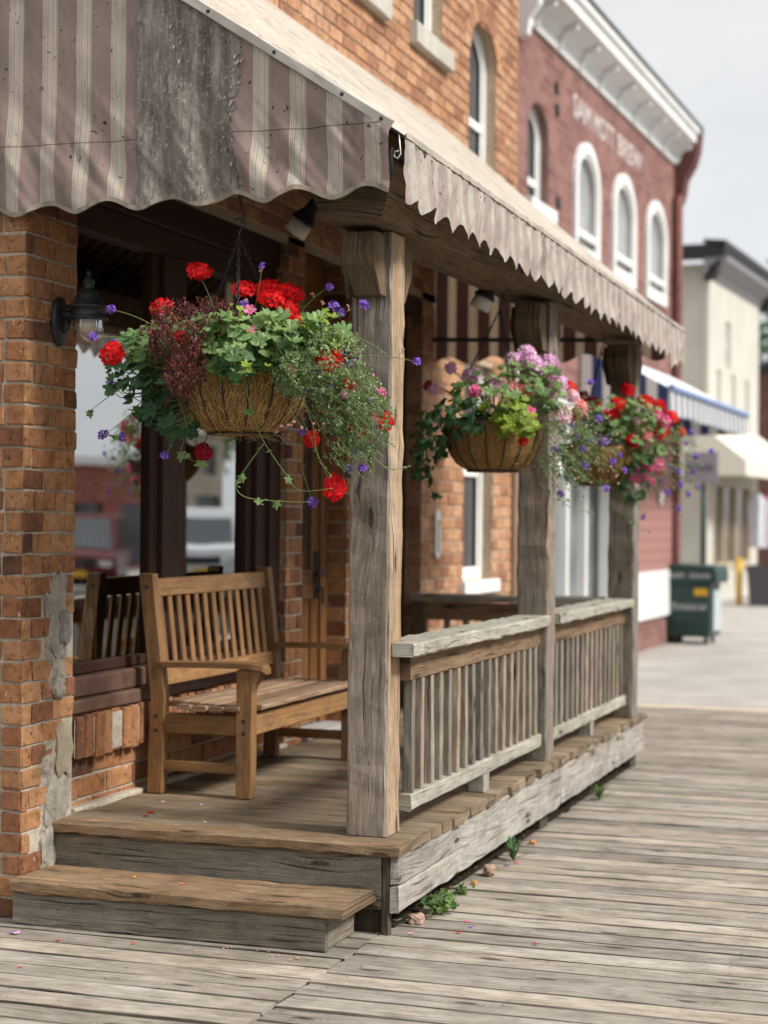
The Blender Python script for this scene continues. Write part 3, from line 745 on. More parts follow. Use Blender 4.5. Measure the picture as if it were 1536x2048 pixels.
mb = MB(); mb.box(XF-.12, XF+.05, 11.58, 12.5, .985, 1.078, ax=1, c=.006); mb.build('window_sill', M['white_paint'], shop)
# downspout at the joint of the two buildings
mb = MB(); mb.tube([(XF+.06, 13.0, 0), (XF+.06, 13.0, 2.05), (XF+.06, 13.0, 2.9)], .055, 12)
mb.tube([(XF+.06, 13.0, 1.98), (XF+.06, 13.0, 2.08)], .075, 12)
mb.build('downspout', M['white_paint'], shop, True)

# shop window
mb = MB(); XG = -3.50
def vbar(y0, y1, x0=-3.54, x1=-3.46, z0=.86, z1=2.66): mb.box(x0, x1, y0, y1, z0, z1, ax=2, c=.004)
vbar(6.2, 6.235); vbar(7.035, 7.11, x1=-3.475); vbar(7.11, 7.30, x1=-3.45); vbar(7.30, 7.385, x1=-3.47)
vbar(8.10, 8.17, x1=-3.475); vbar(8.17, 8.30, x1=-3.45); vbar(8.30, 8.435, x1=-3.43)
mb.box(-3.54, -3.46, 6.2, 8.44, 2.662, 2.78, ax=1, c=.004); mb.box(-3.54, -3.44, 6.2, 8.44, 2.782, 2.95, ax=1, c=.004)
mb.box(-3.54, -3.475, 6.237, 8.098, .862, .905, ax=1, c=.004)
wf = mb.build('shop_window', M['frame_dark'], shop)
for (a, b) in ((6.235, 7.035), (7.385, 8.10)):
    sk = .0175 if a > 7 else 0; xa, xb = XG+sk*(b-a)/2, XG-sk*(b-a)/2
    g = MB(); g.quad((xa, a, .905), (xb, b, .905), (xb, b, 2.66), (xa, a, 2.66)); g.build('pane', M['glass'], wf)
mb = MB()
mb.box(-3.56, -3.398, 6.216, 8.44, .716, .772, ax=1, c=.008, seg=8, jit=.001)
mb.box(-3.56, -3.425, 6.216, 8.44, .774, .858, ax=1, c=.010, seg=8, jit=.001)
mb.build('window_sill', M['frame_brown'], wf)
# second window beyond the door
mb = MB()
mb.box(-3.58, -3.50, 9.76, 9.86, .33, 2.8, ax=2); mb.box(-3.58, -3.50, 10.62, 10.72, .33, 2.8, ax=2); mb.box(-3.58, -3.51, 9.862, 10.618, .33, .95, ax=1)
mb.box(-3.58, -3.51, 9.862, 10.618, 2.6, 2.8, ax=1)
wf2 = mb.build('shop_window', M['frame_dark'], shop)
g = MB(); g.quad((-3.55, 9.86, .95), (-3.55, 10.62, .95), (-3.55, 10.62, 2.6), (-3.55, 9.86, 2.6)); g.build('pane', M['glass'], wf2)
# door with glazed top and wooden panel
mb = MB(); XD = -3.53
mb.box(XD-.05, XD+.02, 8.672, 8.76, .37, 2.55, ax=2); mb.box(XD-.05, XD+.02, 9.255, 9.343, .37, 2.55, ax=2); mb.box(XD-.05, XD+.02, 8.762, 9.253, 2.46, 2.55, ax=1)
mb.box(XD-.05, XD-.01, 8.672, 9.343, 2.552, 2.95, ax=1)
dfr = mb.build('door_frame', M['door_wood'], shop)
mb = MB()
mb.box(XD-.04, XD, 8.764, 8.86, .375, 2.455, ax=2); mb.box(XD-.04, XD, 9.155, 9.25, .375, 2.455, ax=2)
for z0, z1 in ((.375, .58), (1.06, 1.22), (2.33, 2.455)): mb.box(XD-.04, XD, 8.862, 9.153, z0, z1, ax=1)
mb.box(XD-.03, XD-.014, 8.862, 9.153, .582, 1.058, ax=2, c=.012)
dr = mb.build('door', M['door_wood'], shop)
g = MB(); g.quad((XD-.02, 8.86, 1.22), (XD-.02, 9.155, 1.22), (XD-.02, 9.155, 2.33), (XD-.02, 8.86, 2.33)); g.build('pane', M['glass'], dr)
g = MB(); g.box(XD, XD+.012, 9.18, 9.225, 1.06, 1.32, ax=2, c=.004); g.tube([(XD+.01, 9.2, 1.2), (XD+.06, 9.2, 1.2), (XD+.065, 9.17, 1.2), (XD+.062, 9.08, 1.195)], .012, 8)
g.tube([(XD+.01, 9.2, 1.1), (XD+.05, 9.2, 1.12), (XD+.05, 9.2, 1.03)], .009, 8)
g.build('handle', M['black_metal'], dr)
mb = MB(); mb.box(-3.6, -3.36, 8.68, 9.34, .332, .368, ax=1, c=.008); mb.build('threshold', plain('grey_stone_step', (.33, .32, .30), .9, .2), shop)
# dim room behind the glass
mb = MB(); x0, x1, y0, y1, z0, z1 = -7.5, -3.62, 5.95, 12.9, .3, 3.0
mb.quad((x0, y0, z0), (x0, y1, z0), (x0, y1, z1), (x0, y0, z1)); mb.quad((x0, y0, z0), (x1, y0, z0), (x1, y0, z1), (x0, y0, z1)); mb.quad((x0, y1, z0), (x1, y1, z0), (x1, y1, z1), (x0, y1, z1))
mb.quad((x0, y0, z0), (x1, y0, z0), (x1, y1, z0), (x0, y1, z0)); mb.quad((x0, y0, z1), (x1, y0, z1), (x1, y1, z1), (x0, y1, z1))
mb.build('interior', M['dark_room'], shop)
# lintel boards above shop front
mb = MB(); mb.box(-3.6, -3.405, 8.67, 9.345, 2.952, 3.02, ax=1); mb.box(-3.6, -3.405, 6.216, 8.44, 2.952, 3.02, ax=1); mb.box(-3.6, -3.405, 9.76, 10.72, 2.802, 3.02, ax=1)
mb.build('lintel', M['frame_dark'], shop)

# ================================================================ porch deck, step
deck = thing('porch_deck', (-2.7, 8.4, 0), 'raised wooden porch deck with pale weathered fascia boards', 'porch deck')
mb = MB(); ry = random.Random(3); y = 6.185; DZ = .33
while y < 10.86:
    wd = ry.choice((.128, .135, .14)); wd = min(wd, 10.88-y)
    if wd < .04: break
    ex = -1.985+ry.gauss(0, .004)-(ry.random() < .10)*ry.uniform(.008, .025); dz = ry.gauss(0, .0022)
    mb.board((-3.425, y+wd/2, DZ-.02), (ex, y+wd/2, DZ-.02+dz), (0, wd/2-ry.uniform(.002, .005), 0), (0, 0, .02), c=.005, seg=12, jit=.0013, r=ry, endjit=.004)
    y += wd
mb.build('decking', M['deck'], deck)
mb = MB(); mb.board((-3.405, 6.112, DZ-.0215), (-1.985, 6.112, DZ-.0215), (0, .071, 0), (0, 0, .0215), c=.007, seg=22, jit=.0016, t=.7, endjit=.003)
mb.build('nosing_board', M['nosing'], deck)
mb = MB()
mb.board((-3.395, 6.082, .205), (-2.062, 6.082, .205), (0, .016, 0), (0, 0, .078), c=.004, seg=16, jit=.001, t=.4)
mb.board((-2.50, 6.085, .108), (-2.062, 6.085, .108), (0, .015, 0), (0, 0, .017), c=.003, seg=4, jit=.001, t=.2)
mb.build('riser_board', M['riser'], deck)
mb = MB()
mb.board((-2.012, 6.075, .235), (-2.012, 10.87, .228), (.017, 0, 0), (0, 0, .054), c=.005, seg=50, jit=.0015, t=.62, endjit=.004)
mb.board((-2.012, 6.07, .131), (-2.012, 8.62, .135), (.018, 0, 0), (0, 0, .047), c=.005, seg=30, jit=.0018, t=.75, endjit=.004)
mb.board((-2.013, 8.628, .136), (-2.012, 10.87, .140), (.018, 0, 0), (0, 0, .044), c=.005, seg=30, jit=.002, t=.6, endjit=.004)
mb.build('fascia_board', M['fascia'], deck)
mb = MB(); mb.box(-2.060, -2.031, 6.068, 6.10, .0, .288, ax=2, c=.004, seg=4, jit=.001, t=.3)
M['skirt'] = wood('dark_skirt_timber', [(0.05, (.02, .015, .01)), (.4, (.07, .055, .04)), (.9, (.15, .125, .10))])
mb.build('skirt_post', M['skirt'], deck)
for bx_ in ((-2.19, -2.062, 6.105, 6.2), (-2.15, -2.04, 10.7, 10.85), (-2.15, -2.04, 8.4, 8.55)):
    mb = MB(); mb.box(*bx_, .0, .09, ax=2, c=.005, seg=3, jit=.001, t=.3); mb.build('skirt_block', M['skirt'], deck)
mb = MB(); mb.box(-3.4, -2.04, 10.855, 10.885, .05, .288, ax=0); mb.build('end_board', M['riser'], deck)

stp = thing('porch_step', (-2.75, 5.9, 0), 'low wooden step with a worn brown tread below the porch', 'step')
mb = MB(); mb.board((-3.385, 5.892, .1425), (-2.085, 5.892, .1425), (0, .162, 0), (0, 0, .0225), c=.007, seg=22, jit=.0018, t=.75, endjit=.004); mb.build('tread', M['nosing'], stp)
mb = MB(); mb.board((-3.38, 5.762, .061), (-2.155, 5.762, .061), (0, .017, 0), (0, 0, .058), c=.005, seg=18, jit=.0014, t=.35); mb.build('riser_board', M['riser'], stp)
mb = MB(); mb.board((-2.175, 5.78, .061), (-2.175, 6.05, .061), (.018, 0, 0), (0, 0, .058), c=.005, seg=5, jit=.0014, t=.9); mb.build('side_board', M['riser'], stp)

# ================================================================ posts, beam, railings
def corbel_prof(k=1): return [(0, 0), (-.130*k, 0), (-.132*k, -.045), (-.150*k, -.085), (-.140*k, -.12), (-.110*k, -.16), (-.065*k, -.225), (0, -.225)]
PY = (6.187, 8.40, 10.48); PW = .157
lab = ['nearest grey timber porch post beside the step, orange along its right edge', 'middle timber porch post where the two railing lengths meet', 'last timber porch post, at the far corner of the deck']
for i, py in enumerate(PY):
    px = (-2.243, -2.172, -2.148)[i]
    p = thing('porch_post', (px+PW/2, py+PW/2, DZ), lab[i], 'post', 'timber porch posts')
    mb = MB(); rr = random.Random(40+i)
    mb.board((px+PW/2, py+PW/2, DZ+.002), (px+PW/2+.006, py+PW/2, 2.56), (PW/2, 0, 0), (0, PW/2, 0), c=.008, seg=34, jit=.0018, r=rr, t=(.5, .35, .3)[i])
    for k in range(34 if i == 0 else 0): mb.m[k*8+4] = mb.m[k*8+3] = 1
    mb.build('shaft', [M['post'], M['post_warm']], p)
    for (o_, ex, ez) in (((px+.014, py-.002, 2.545), (0, 1, 0), (.128, 0, 0)), ((px+.014, py+PW+.002, 2.545), (0, -1, 0), (.128, 0, 0)), ((px-.002, py+.014, 2.545), (1, 0, 0), (0, .128, 0))):
        mb = MB(); mb.prism(corbel_prof(.3 if ex[0] else 1), o_, ex, (0, 0, 1), ez, .4)
        mb.build('corbel', M['beam'], p, bevel=.004, fixn=True)
bm_ = thing('awning_beam', (-2.14, 8.3, 2.56), 'long brown timber beam on the porch posts under the awning edge', 'beam')
mb = MB()
prof = [(-2.25, 2.565), (-2.03, 2.565), (-1.962, 2.74), (-2.325, 2.74)]
b = 0; N = 40
for k in range(N+1):
    yb = 5.92+(10.9-5.92)*k/N
    for q, (x_, z_) in enumerate(prof):
        yy = yb if k else (5.92 if z_ < 2.6 else 5.86)
        zz = z_+(.035*smooth(0, 1, k/N) if z_ < 2.6 else .02*smooth(0, 1, k/N))
        mb.v.append((x_+R.gauss(0, .0012), yy, zz+R.gauss(0, .001)))
for k in range(N):
    per = 0
    for q in range(4):
        q2 = (q+1) % 4; d = math.hypot(prof[q][0]-prof[q2][0], prof[q][1]-prof[q2][1])
        a0 = 5.9+5.1*k/N; a1 = 5.9+5.1*(k+1)/N
        mb.face((k*4+q, (k+1)*4+q, (k+1)*4+q2, k*4+q2), [(a0, per), (a1, per), (a1, per+d), (a0, per+d)], .5); per += d+.3
mb.face((0, 1, 2, 3), [(prof[q][0], prof[q][1]) for q in range(4)], .15)
mb.face((N*4+3, N*4+2, N*4+1, N*4), None, .2)
mb.build('timber', M['beam'], bm_, fixn=True)

def rail_section(y0, y1, xc, label, capx=(-2.165, -1.995), notch=None, gap0=0):
    t_ = thing('porch_railing', (xc, (y0+y1)/2, DZ), label, 'railing', 'porch railings'); rr = random.Random(int(y0*10))
    mb = MB()
    mb.board(((capx[0]+capx[1])/2, y0+gap0, 1.018), ((capx[0]+capx[1])/2, y1, 1.016), ((capx[1]-capx[0])/2, 0, 0), (0, 0, .026), c=.007, seg=26, jit=.0018, r=rr, t=.7, endjit=.003)
    if notch: mb.board((-2.038, notch, 1.018), (-2.038, y0+gap0-.002, 1.018), (.044, 0, 0), (0, 0, .026), c=.007, seg=3, jit=.0015, t=.6, endjit=.003)
    mb.build('cap_rail', M['rail'], t_)
    mb = MB(); mb.board((xc, y0, .942), (xc, y1, .942), (.02, 0, 0), (0, 0, .047), c=.004, seg=10, jit=.001, r=rr, t=.5); mb.build('upper_rail', M['rail_brown'], t_)
    mb = MB(); mb.board((xc+.004, y0, .437), (xc+.004, y1, .437), (.024, 0, 0), (0, 0, .030), c=.005, seg=16, jit=.0015, r=rr, t=.7); mb.build('bottom_rail', M['rail'], t_)
    n = int(round((y1-y0)/.122))
    for k in range(n):
        yy = y0+(k+.5)*(y1-y0)/n+rr.gauss(0, .004); mb = MB(); zz = .468
        mb.board((xc-.001, yy, zz), (xc-.001+rr.gauss(0, .002), yy+rr.gauss(0, .003), .894), (.019, 0, 0), (0, .0185, 0), c=.003, seg=5, jit=.0008, r=rr)
        mb.build('baluster', M['baluster'], t_)
    mb = MB(); yb = y0+(y1-y0)*.52; mb.box(xc-.045, xc+.028, yb-.045, yb+.045, DZ+.002, .406, ax=2, c=.004, seg=2, jit=.001); mb.build('support_block', M['rail'], t_)
rail_section(PY[0]+PW+.002, PY[1]-.002, -2.068, 'nearer length of porch railing with bleached cap, between first and middle post', notch=PY[0]+.035)
rail_section(PY[1]+PW+.002, PY[2]-.002, -2.062, 'farther length of porch railing, between middle and last post', capx=(-2.165, -1.985))
t_ = thing('porch_railing', (-2.8, 10.56, DZ), 'short shaded railing across the far end of the porch, meeting the brick wall', 'railing', 'porch railings')
mb = MB(); mb.board((-3.39, 10.56, 1.018), (-2.19, 10.56, 1.02), (0, .075, 0), (0, 0, .022), c=.004, seg=10, jit=.0015, t=.4); mb.build('cap_rail', M['rail'], t_)
mb = MB(); mb.box(-3.39, -2.19, 10.54, 10.58, .88, .99, ax=0); mb.build('upper_rail', M['rail_brown'], t_)
mb = MB(); mb.box(-3.39, -2.19, 10.54, 10.58, .41, .46, ax=0); mb.build('bottom_rail', M['rail_brown'], t_)
mb = MB(); mb.box(-3.392, -3.30, 10.53, 10.59, DZ+.002, .995, ax=2); mb.build('end_stud', M['rail_brown'], t_)
for k in range(9):
    mb = MB(); xx = -3.17+k*.122; mb.box(xx-.019, xx+.019, 10.545, 10.575, .46, .88, ax=2, c=.003); mb.build('baluster', M['baluster'], t_)

# ================================================================ awning
awn = thing('striped_awning', (-2.0, 8.8, 2.8), 'tattered mauve and cream striped canvas awning over the porch', 'awning')
YA, YB, XV = 5.79, 11.02, -1.925; YE = 10.96
def XVf(y): return XV+.131*(y-YA)/(11.0-YA)
def zfront(y): return 2.835-.0278*(y-YA)
def slope_at(y): return .648+.20*smooth(5.95, 7.3, y)+.02*smooth(8, 11, y)
def zcover(x, y):
    s_ = XVf(y)-x
    return zfront(y)+slope_at(y)*s_-.03*sin(pi*min(1, s_/1.47))*(.5+.5*sin(y*5.2))*.5+.006*nz(x*6, y*3)
mb = MB()
def cov(a, b, dx=0., dz=0.):
    y = YA+(YB-YA)*a; x0 = XVf(y)-dx; x = x0+(-3.40-x0)*b; return (x, y, zcover(x, y)-dz)
mb.grid(lambda a, b: cov(a, b), 120, 24, lambda a, b: (YA+(YB-YA)*a, b*1.8))
mb.build('canopy', M['awn_top'], awn, True)
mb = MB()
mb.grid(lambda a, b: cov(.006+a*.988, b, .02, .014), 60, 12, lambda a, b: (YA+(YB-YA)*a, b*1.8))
mb.build('lining', M['awn_lining'], awn, True)  # sheet added below the canopy, colour darkened to keep the underside dark
def rake_z(x): return zfront(YA)+.648*(XV-x)
def scal(x): return .5+.5*cos(2*pi*(x+3.405)/.248)
PX1 = -1.955
def side_pt(x, b, y0=YA, off=0.0):
    zt = rake_z(x)+.0; zb = 2.612+.040*(1-scal(x))+.012*(x+2.7)*.5
    z = zt+(zb-zt)*b
    low = smooth(3.2, 2.6, z)
    # seam at the eaves: the valance below hangs freely and folds
    fold = low*(.016*sin((x*1.0+z*.55)*17+3*nz(x*3, z*2))+.022*nz(x*9+z*6, z*3, 2)+.007*sin(x*33+z*9)+.008*nz(x*25+z*20, z*6, 4))
    fold += .010*nz(x*2.5, z*2.5, 7)+.004*nz(x*8+z*5, z*5, 9)*(1-low*.5)
    return (x, min(y0-.012*low+fold, 5.812 if x < -3.37 else 9)-off, z)
mb = MB(); X0 = -4.35
mb.grid(lambda a, b: side_pt(X0+(PX1-X0)*a, b), 260, 60, lambda a, b: (X0+(PX1-X0)*a+.012, side_pt(X0+(PX1-X0)*a, b)[2]))
mb.build('side_panel', M['awn_side'], awn, True)
# bare weathered patch where the printed face has peeled away, ragged on its right side
mb = MB()
def pt_patch(a, b):
    xl, xr = -2.925, -2.522
    xl_ = xl+.006*nz(b*14, 3); xr_ = xr+(.022*nz(b*22, 9)+.012*nz(b*70, 4)-.03*smooth(.25, .6, b)*smooth(.95, .6, b))*1.0
    return side_pt(xl_+(xr_-xl_)*a, b*.998, off=.004)
mb.grid(pt_patch, 46, 160); mb.build('peeled_patch', M['peeled'], awn, True)
for k in range(40):
    mb = MB()
    b = R.uniform(.05, .98); edge = R.random() < .62
    x_ = (-2.522+.02*nz(b*22, 9)-.03*smooth(.25, .6, b)-R.uniform(-.012, .05)) if edge else R.uniform(-2.9, -2.53)
    q = V(side_pt(x_, b, off=.006)); s_ = R.uniform(.004, .013)*(1.6 if R.random() < .15 else 1); a = R.uniform(-.6, .6)
    e = V((cos(a), -.15, sin(a)))*s_*.8; f_ = V((-sin(a)*.5, -R.uniform(.2, .7), -1))*s_*1.6
    mb.poly([q, q+e, q+e*.8+f_*.6, q+e*.3+f_, q-e*.2+f_*.5], R.random()); mb.build('vinyl_flake', M['flake'], awn)
# hem binding of the side panel
mb = MB(); N = 260
pts = [V(side_pt(X0+(PX1-X0)*i/N, 1.0)) for i in range(N+1)]
for dz0, dz1, off in ((.014, -.003, .005),):
    for i in range(N):
        a, b = pts[i], pts[i+1]; o_ = V((0, -off, 0))
        mb.quad(a+o_+V((0, 0, dz1)), b+o_+V((0, 0, dz1)), b+o_+V((0, 0, dz0)), a+o_+V((0, 0, dz0)), .5)
        mb.quad(a+o_+V((0, 0, dz1)), b+o_+V((0, 0, dz1)), b-o_+V((0, 0, dz1)), a-o_+V((0, 0, dz1)), .5)
mb.build('hem_binding', plain('dirty_hem_tape', (.27, .23, .18), .9, .35, 30), awn)
# front valance with pleats and points
def val_pt(a, b):
    y = YA+.045+(YB-YA-.045)*a; ph = (y*5.9+.12*nz(y*2.1, 4)) % 1.0
    zt = zfront(y)+.004; pt = abs(2*ph-1)**.85
    zb = zt-.203-.046*max(0, 1-1.1*abs(2*ph-1)-.10*nz(y*9))**1.05+.010*nz(y*2, 5)-.045*smooth(.90, .92, a)*smooth(.955, .935, a)
    near = .35+.9*smooth(.16, .0, a)
    fold = (.002+.012*b)*near*sin(2*pi*y*5.45/1.0+2.2*nz(y*1.3, 2))+.012*(.25+b)*nz(y*4.5+b*1.2, b*1.5, 3)+.006*nz(y*17+b*3, b*3, 8)+.0035*nz(y*45, b*9, 5)
    return (XVf(y)+.004+.010*b+fold, y, zt+(zb-zt)*b)
mb = MB(); mb.grid(val_pt, 560, 16, lambda a, b: (YA+.045+(YB-YA-.045)*a, b*.22))
mb.build('front_valance', M['awn_front'], awn, True)
mb = MB()
for i in range(280):
    a, b = V(val_pt(i/280, 0)), V(val_pt((i+1)/280, 0)); o_ = V((.006, 0, 0)); h = V((0, 0, .016))
    mb.quad(a+o_-h, b+o_-h, b+o_+h*.3, a+o_+h*.3)
mb.build('top_binding', plain('dirty_top_tape', (.40, .35, .29), .9, .35, 25, dirt=(.06, .055, .045), dirt_amt=.7), awn)
# far end panel, seen from inside
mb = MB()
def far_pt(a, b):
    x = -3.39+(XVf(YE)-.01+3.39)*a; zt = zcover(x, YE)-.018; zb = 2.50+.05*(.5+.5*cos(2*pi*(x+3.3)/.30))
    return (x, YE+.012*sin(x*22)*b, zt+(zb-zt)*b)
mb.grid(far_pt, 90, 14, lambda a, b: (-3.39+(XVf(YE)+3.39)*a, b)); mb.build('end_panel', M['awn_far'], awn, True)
# rake trim with screws, frame pipes
mb = MB()
mb.board((-1.95, YA-.012, rake_z(-1.95)+.006), (-4.3, YA-.012, rake_z(-4.3)+.006), (0, .008, 0), (.0095, 0, .0146), c=.003, seg=30, jit=.0007, t=.6)
rt = mb.build('rake_trim', plain('chalky_rake_trim', (.47, .44, .39), .7, .2, 25, dirt=(.12, .11, .08), dirt_amt=.6), awn)
for x_ in (-1.985, -2.13, -2.385, -2.64, -2.9):
    mb = MB(); mb.lathe([(0, .004), (.0065, .003), (.0075, 0)], 10, (x_, YA-.020, rake_z(x_)+.006), M=Matrix.Rotation(radians(90), 3, 'X')); mb.build('screw', M['black_metal'], rt)
mb = MB()
mb.tube([(XV-.05, YA+.03, zfront(YA)-.05), (XVf(YB)-.05, YB-.03, zfront(YB)-.05)], .014, 8)
mb.tube([(-3.39, YA+.06, 2.70), (XV-.05, YA+.06, 2.70)], .014, 8); mb.tube([(-3.39, YE-.04, 2.66), (XVf(YE)-.05, YE-.04, 2.62)], .014, 8)
for yy in (7.6, 9.2): mb.tube([(-3.39, yy, 3.7), (XVf(yy)-.05, yy, zfront(yy)-.05)], .014, 8)
mb.tube([(XV-.05, YA+.03, zfront(YA)-.05), (XV-.05, YA+.06, 2.70)], .014, 8)
mb.build('frame_pipe', M['black_metal'], awn)
mb = MB(); c_ = V((-1.935, YA+.02, 2.765))
mb.tube([c_+V((0, 0, .075)), c_+V((.006, -.004, .03)), c_+V((.012, -.01, -.005)), c_+V((.002, -.014, -.022)), c_+V((-.012, -.012, -.012)), c_+V((-.010, -.01, .004)), c_+V((.004, -.01, .006))], .0032, 6)
mb.build('cord_hook', M['steel'], awn, True)

# ================================================================ bench
bn = thing('garden_bench', (-3.1, 7.47, DZ), 'honey brown teak garden bench under the shop window', 'bench')
BY0, BY1 = 6.80, 8.13; LW = .033
def leg_mesh(pts, w=.034, d=.030, t=.6):
    mb = MB()
    for k, (p, q) in enumerate(zip(pts[:-1], pts[1:])):
        mb.board(p, q, (w, 0, 0), (0, d, 0), c=.005, seg=4, jit=.0004, t=t)
    return mb
for yy in (BY0+.03, BY1-.03):
    # rear leg: straight to the seat, then raked back, as one sawn piece
    mb = MB(); prof = [(-3.365, DZ+.003), (-3.295, DZ+.003), (-3.285, .74), (-3.345, 1.262), (-3.412, 1.262), (-3.352, .74)]
    mb.prism(prof, (0, yy-.027, 0), (1, 0, 0), (0, 0, 1), (0, .054, 0), .55 if yy < 7 else .3)
    lg = mb.build('rear_leg', M['teak'], bn, bevel=.005, fixn=True)
    mb = MB()
    for (px_, pz_) in ((-3.325, .66), (-3.325, .60), (-3.372, 1.205)): mb.lathe([(0, .0015), (.008, .001), (.009, -.002)], 10, (px_, yy-.0275, pz_), M=Matrix.Rotation(radians(90), 3, 'X'))
    mb.build('dowel', M['black_metal'], lg)
    mb = MB(); prof = [(-2.955, DZ+.003), (-2.885, DZ+.003), (-2.885, .70), (-2.884, .775), (-2.872, .81), (-2.852, .84), (-2.845, .868), (-2.955, .868)]
    mb.prism(prof, (0, yy-.030, 0), (1, 0, 0), (0, 0, 1), (0, .060, 0), .62 if yy < 7 else .3)
    lg = mb.build('front_leg', M['teak'], bn, bevel=.004, fixn=True)
    mb = MB()
    for (px_, pz_) in ((-2.92, .655), (-2.92, .605)): mb.lathe([(0, .0015), (.009, .001), (.010, -.002)], 10, (px_, yy-.0305, pz_), M=Matrix.Rotation(radians(90), 3, 'X'))
    mb.build('dowel', M['black_metal'], lg)
    mb = MB(); pts = [(-3.345, .875, .026), (-3.30, .880, .032), (-3.1, .884, .036), (-2.95, .886, .040), (-2.88, .884, .042), (-2.835, .878, .036), (-2.822, .866, .026)]
    n0 = len(mb.v)
    for (x_, z_, hw) in pts:
        for (a, b) in ((-hw, -.013), (hw, -.013), (hw, .009), (hw-.008, .013), (-hw+.008, .013), (-hw, .009)): mb.v.append((x_, yy+a, z_+b))
    for i in range(len(pts)-1):
        for j in range(6):
            j2 = (j+1) % 6; mb.face((i*6+j, (i+1)*6+j, (i+1)*6+j2, i*6+j2), [(pts[i][0], j*.05), (pts[i+1][0], j*.05), (pts[i+1][0], j*.05+.05), (pts[i][0], j*.05+.05)], .4)
    mb.face(range(6), None, .3); mb.face(list(range((len(pts)-1)*6, len(pts)*6))[::-1], None, .3)
    mb.build('armrest', M['teak'], bn, fixn=True)
    mb = MB(); mb.board((-3.29, yy, .632), (-2.956, yy, .632), (0, .016, 0), (0, 0, .042), c=.004, t=.25); mb.build('side_apron', M['teak'], bn)
    mb = MB(); mb.board((-3.295, yy, .452), (-2.956, yy, .452), (0, .014, 0), (0, 0, .022), c=.004, t=.6); mb.build('stretcher', M['teak'], bn)
mb = MB(); mb.board((-2.905, BY0+.061, .638), (-2.905, BY1-.061, .638), (.014, 0, 0), (0, 0, .046), c=.004, seg=8, jit=.0004, t=.85); mb.build('front_apron', M['teak'], bn)
for k in range(6):
    xx = -3.262+k*.0735; mb = MB(); e = .022 if -2.95 > xx or xx > -2.87 else 0
    y0_, y1_ = (BY0-.018, BY1+.018) if xx < -2.965 and k > 0 else (BY0+.062, BY1-.062)
    mb.board((xx, y0_, .699+.004*abs(k-2.5)), (xx, y1_, .699+.004*abs(k-2.5)), (.0315, 0, 0), (0, 0, .011), c=.005, seg=10, jit=.0006); mb.build('seat_slat', M['teak_seat'], bn)
def backx(z): return -3.352+.033-(z-.74)*(.060/.522)
def backboard(z0, z1, y0, y1, name, th=.013, **k):
    mb = MB(); zc = (z0+z1)/2; lean = V((backx(z1)-backx(z0), 0, z1-z0))/2
    nrm = V((lean.z, 0, -lean.x)).normalized()*th
    mb.board((backx(zc), y0, zc), (backx(zc), y1, zc), lean, nrm, c=.004, seg=8, jit=.0004, **k); return mb.build(name, M['teak'], bn)
backboard(1.160, 1.238, BY0+.058, BY1-.058, 'top_rail', t=.75)
backboard(.782, .850, BY0+.058, BY1-.058, 'lower_rail', t=.75)
for k in range(13):
    yy = BY0+.058+(k+.65)*(BY1-BY0-.116)/13.3; mb = MB(); z0, z1 = .850, 1.160
    mb.board((backx(z0), yy, z0), (backx(z1), yy, z1), (0, .0185, 0), (.007, 0, 0), c=.003, seg=3, jit=.0003, t=R.uniform(.4, .8)); mb.build('back_slat', M['teak'], bn)

# ================================================================ wall lantern
LC = V((-3.262, 6.06, 2.27)); LCx = LC
lan = thing('wall_lantern', (XF+.01, 6.06, 2.25), 'black cast wall lantern with clear globe on the brick pillar', 'lantern')
mb = MB()
prof = [(.002, 0), (.058, 0), (.062, .006), (.060, .016), (.045, .024), (.002, .026)]
Rx = Matrix.Rotation(radians(90), 3, 'Y')
n = 28; base = len(mb.v)
for (r_, d_) in prof:
    for j in range(n):
        a = 2*pi*j/n; mb.v.append((XF+.006+d_, 6.06+r_*cos(a), 2.25+sin(a)*r_*1.55))
for i in range(len(prof)-1):
    for j in range(n): mb.face((base+i*n+j, base+i*n+(j+1) % n, base+(i+1)*n+(j+1) % n, base+(i+1)*n+j))
mb.build('backplate', M['black_metal'], lan, True)
mb = MB(); mb.tube([(XF+.02, 6.06, 2.275), (XF+.05, 6.06, 2.275), (XF+.10, 6.06, 2.282)], [.022, .018, .02], 12)
mb.tube([(XF+.02, 6.06, 2.215), (XF+.045, 6.06, 2.225), (XF+.05, 6.06, 2.26)], [.016, .014, .012], 10); mb.build('arm', M['black_metal'], lan, True)
mb = MB()
mb.lathe([(.001, .172), (.009, .171), (.010, .16), (.007, .152), (.012, .148), (.017, .140), (.024, .134), (.024, .130), (.022, .128), (.020, .105), (.022, .100), (.036, .096), (.050, .070), (.062, .040), (.083, .036), (.085, .030), (.072, .024), (.068, .020), (.066, -.004), (.076, -.008), (.078, -.016), (.064, -.018), (.058, -.012), (.058, .02), (.001, .02)], 36, LC)
mb.build('hood', M['black_metal'], lan, True)
mb = MB(); mb.lathe([(.058, -.012), (.059, -.05), (.055, -.075), (.045, -.096), (.028, -.110), (.001, -.116)], 32, LC); mb.build('globe', M['glass_clear'], lan, True)
mb = MB(); mb.lathe([(.020, .015), (.022, -.01), (.034, -.022), (.039, -.042), (.034, -.060), (.018, -.072), (.001, -.076)], 20, LC); mb.build('bulb', M['bulb'], lan, True)

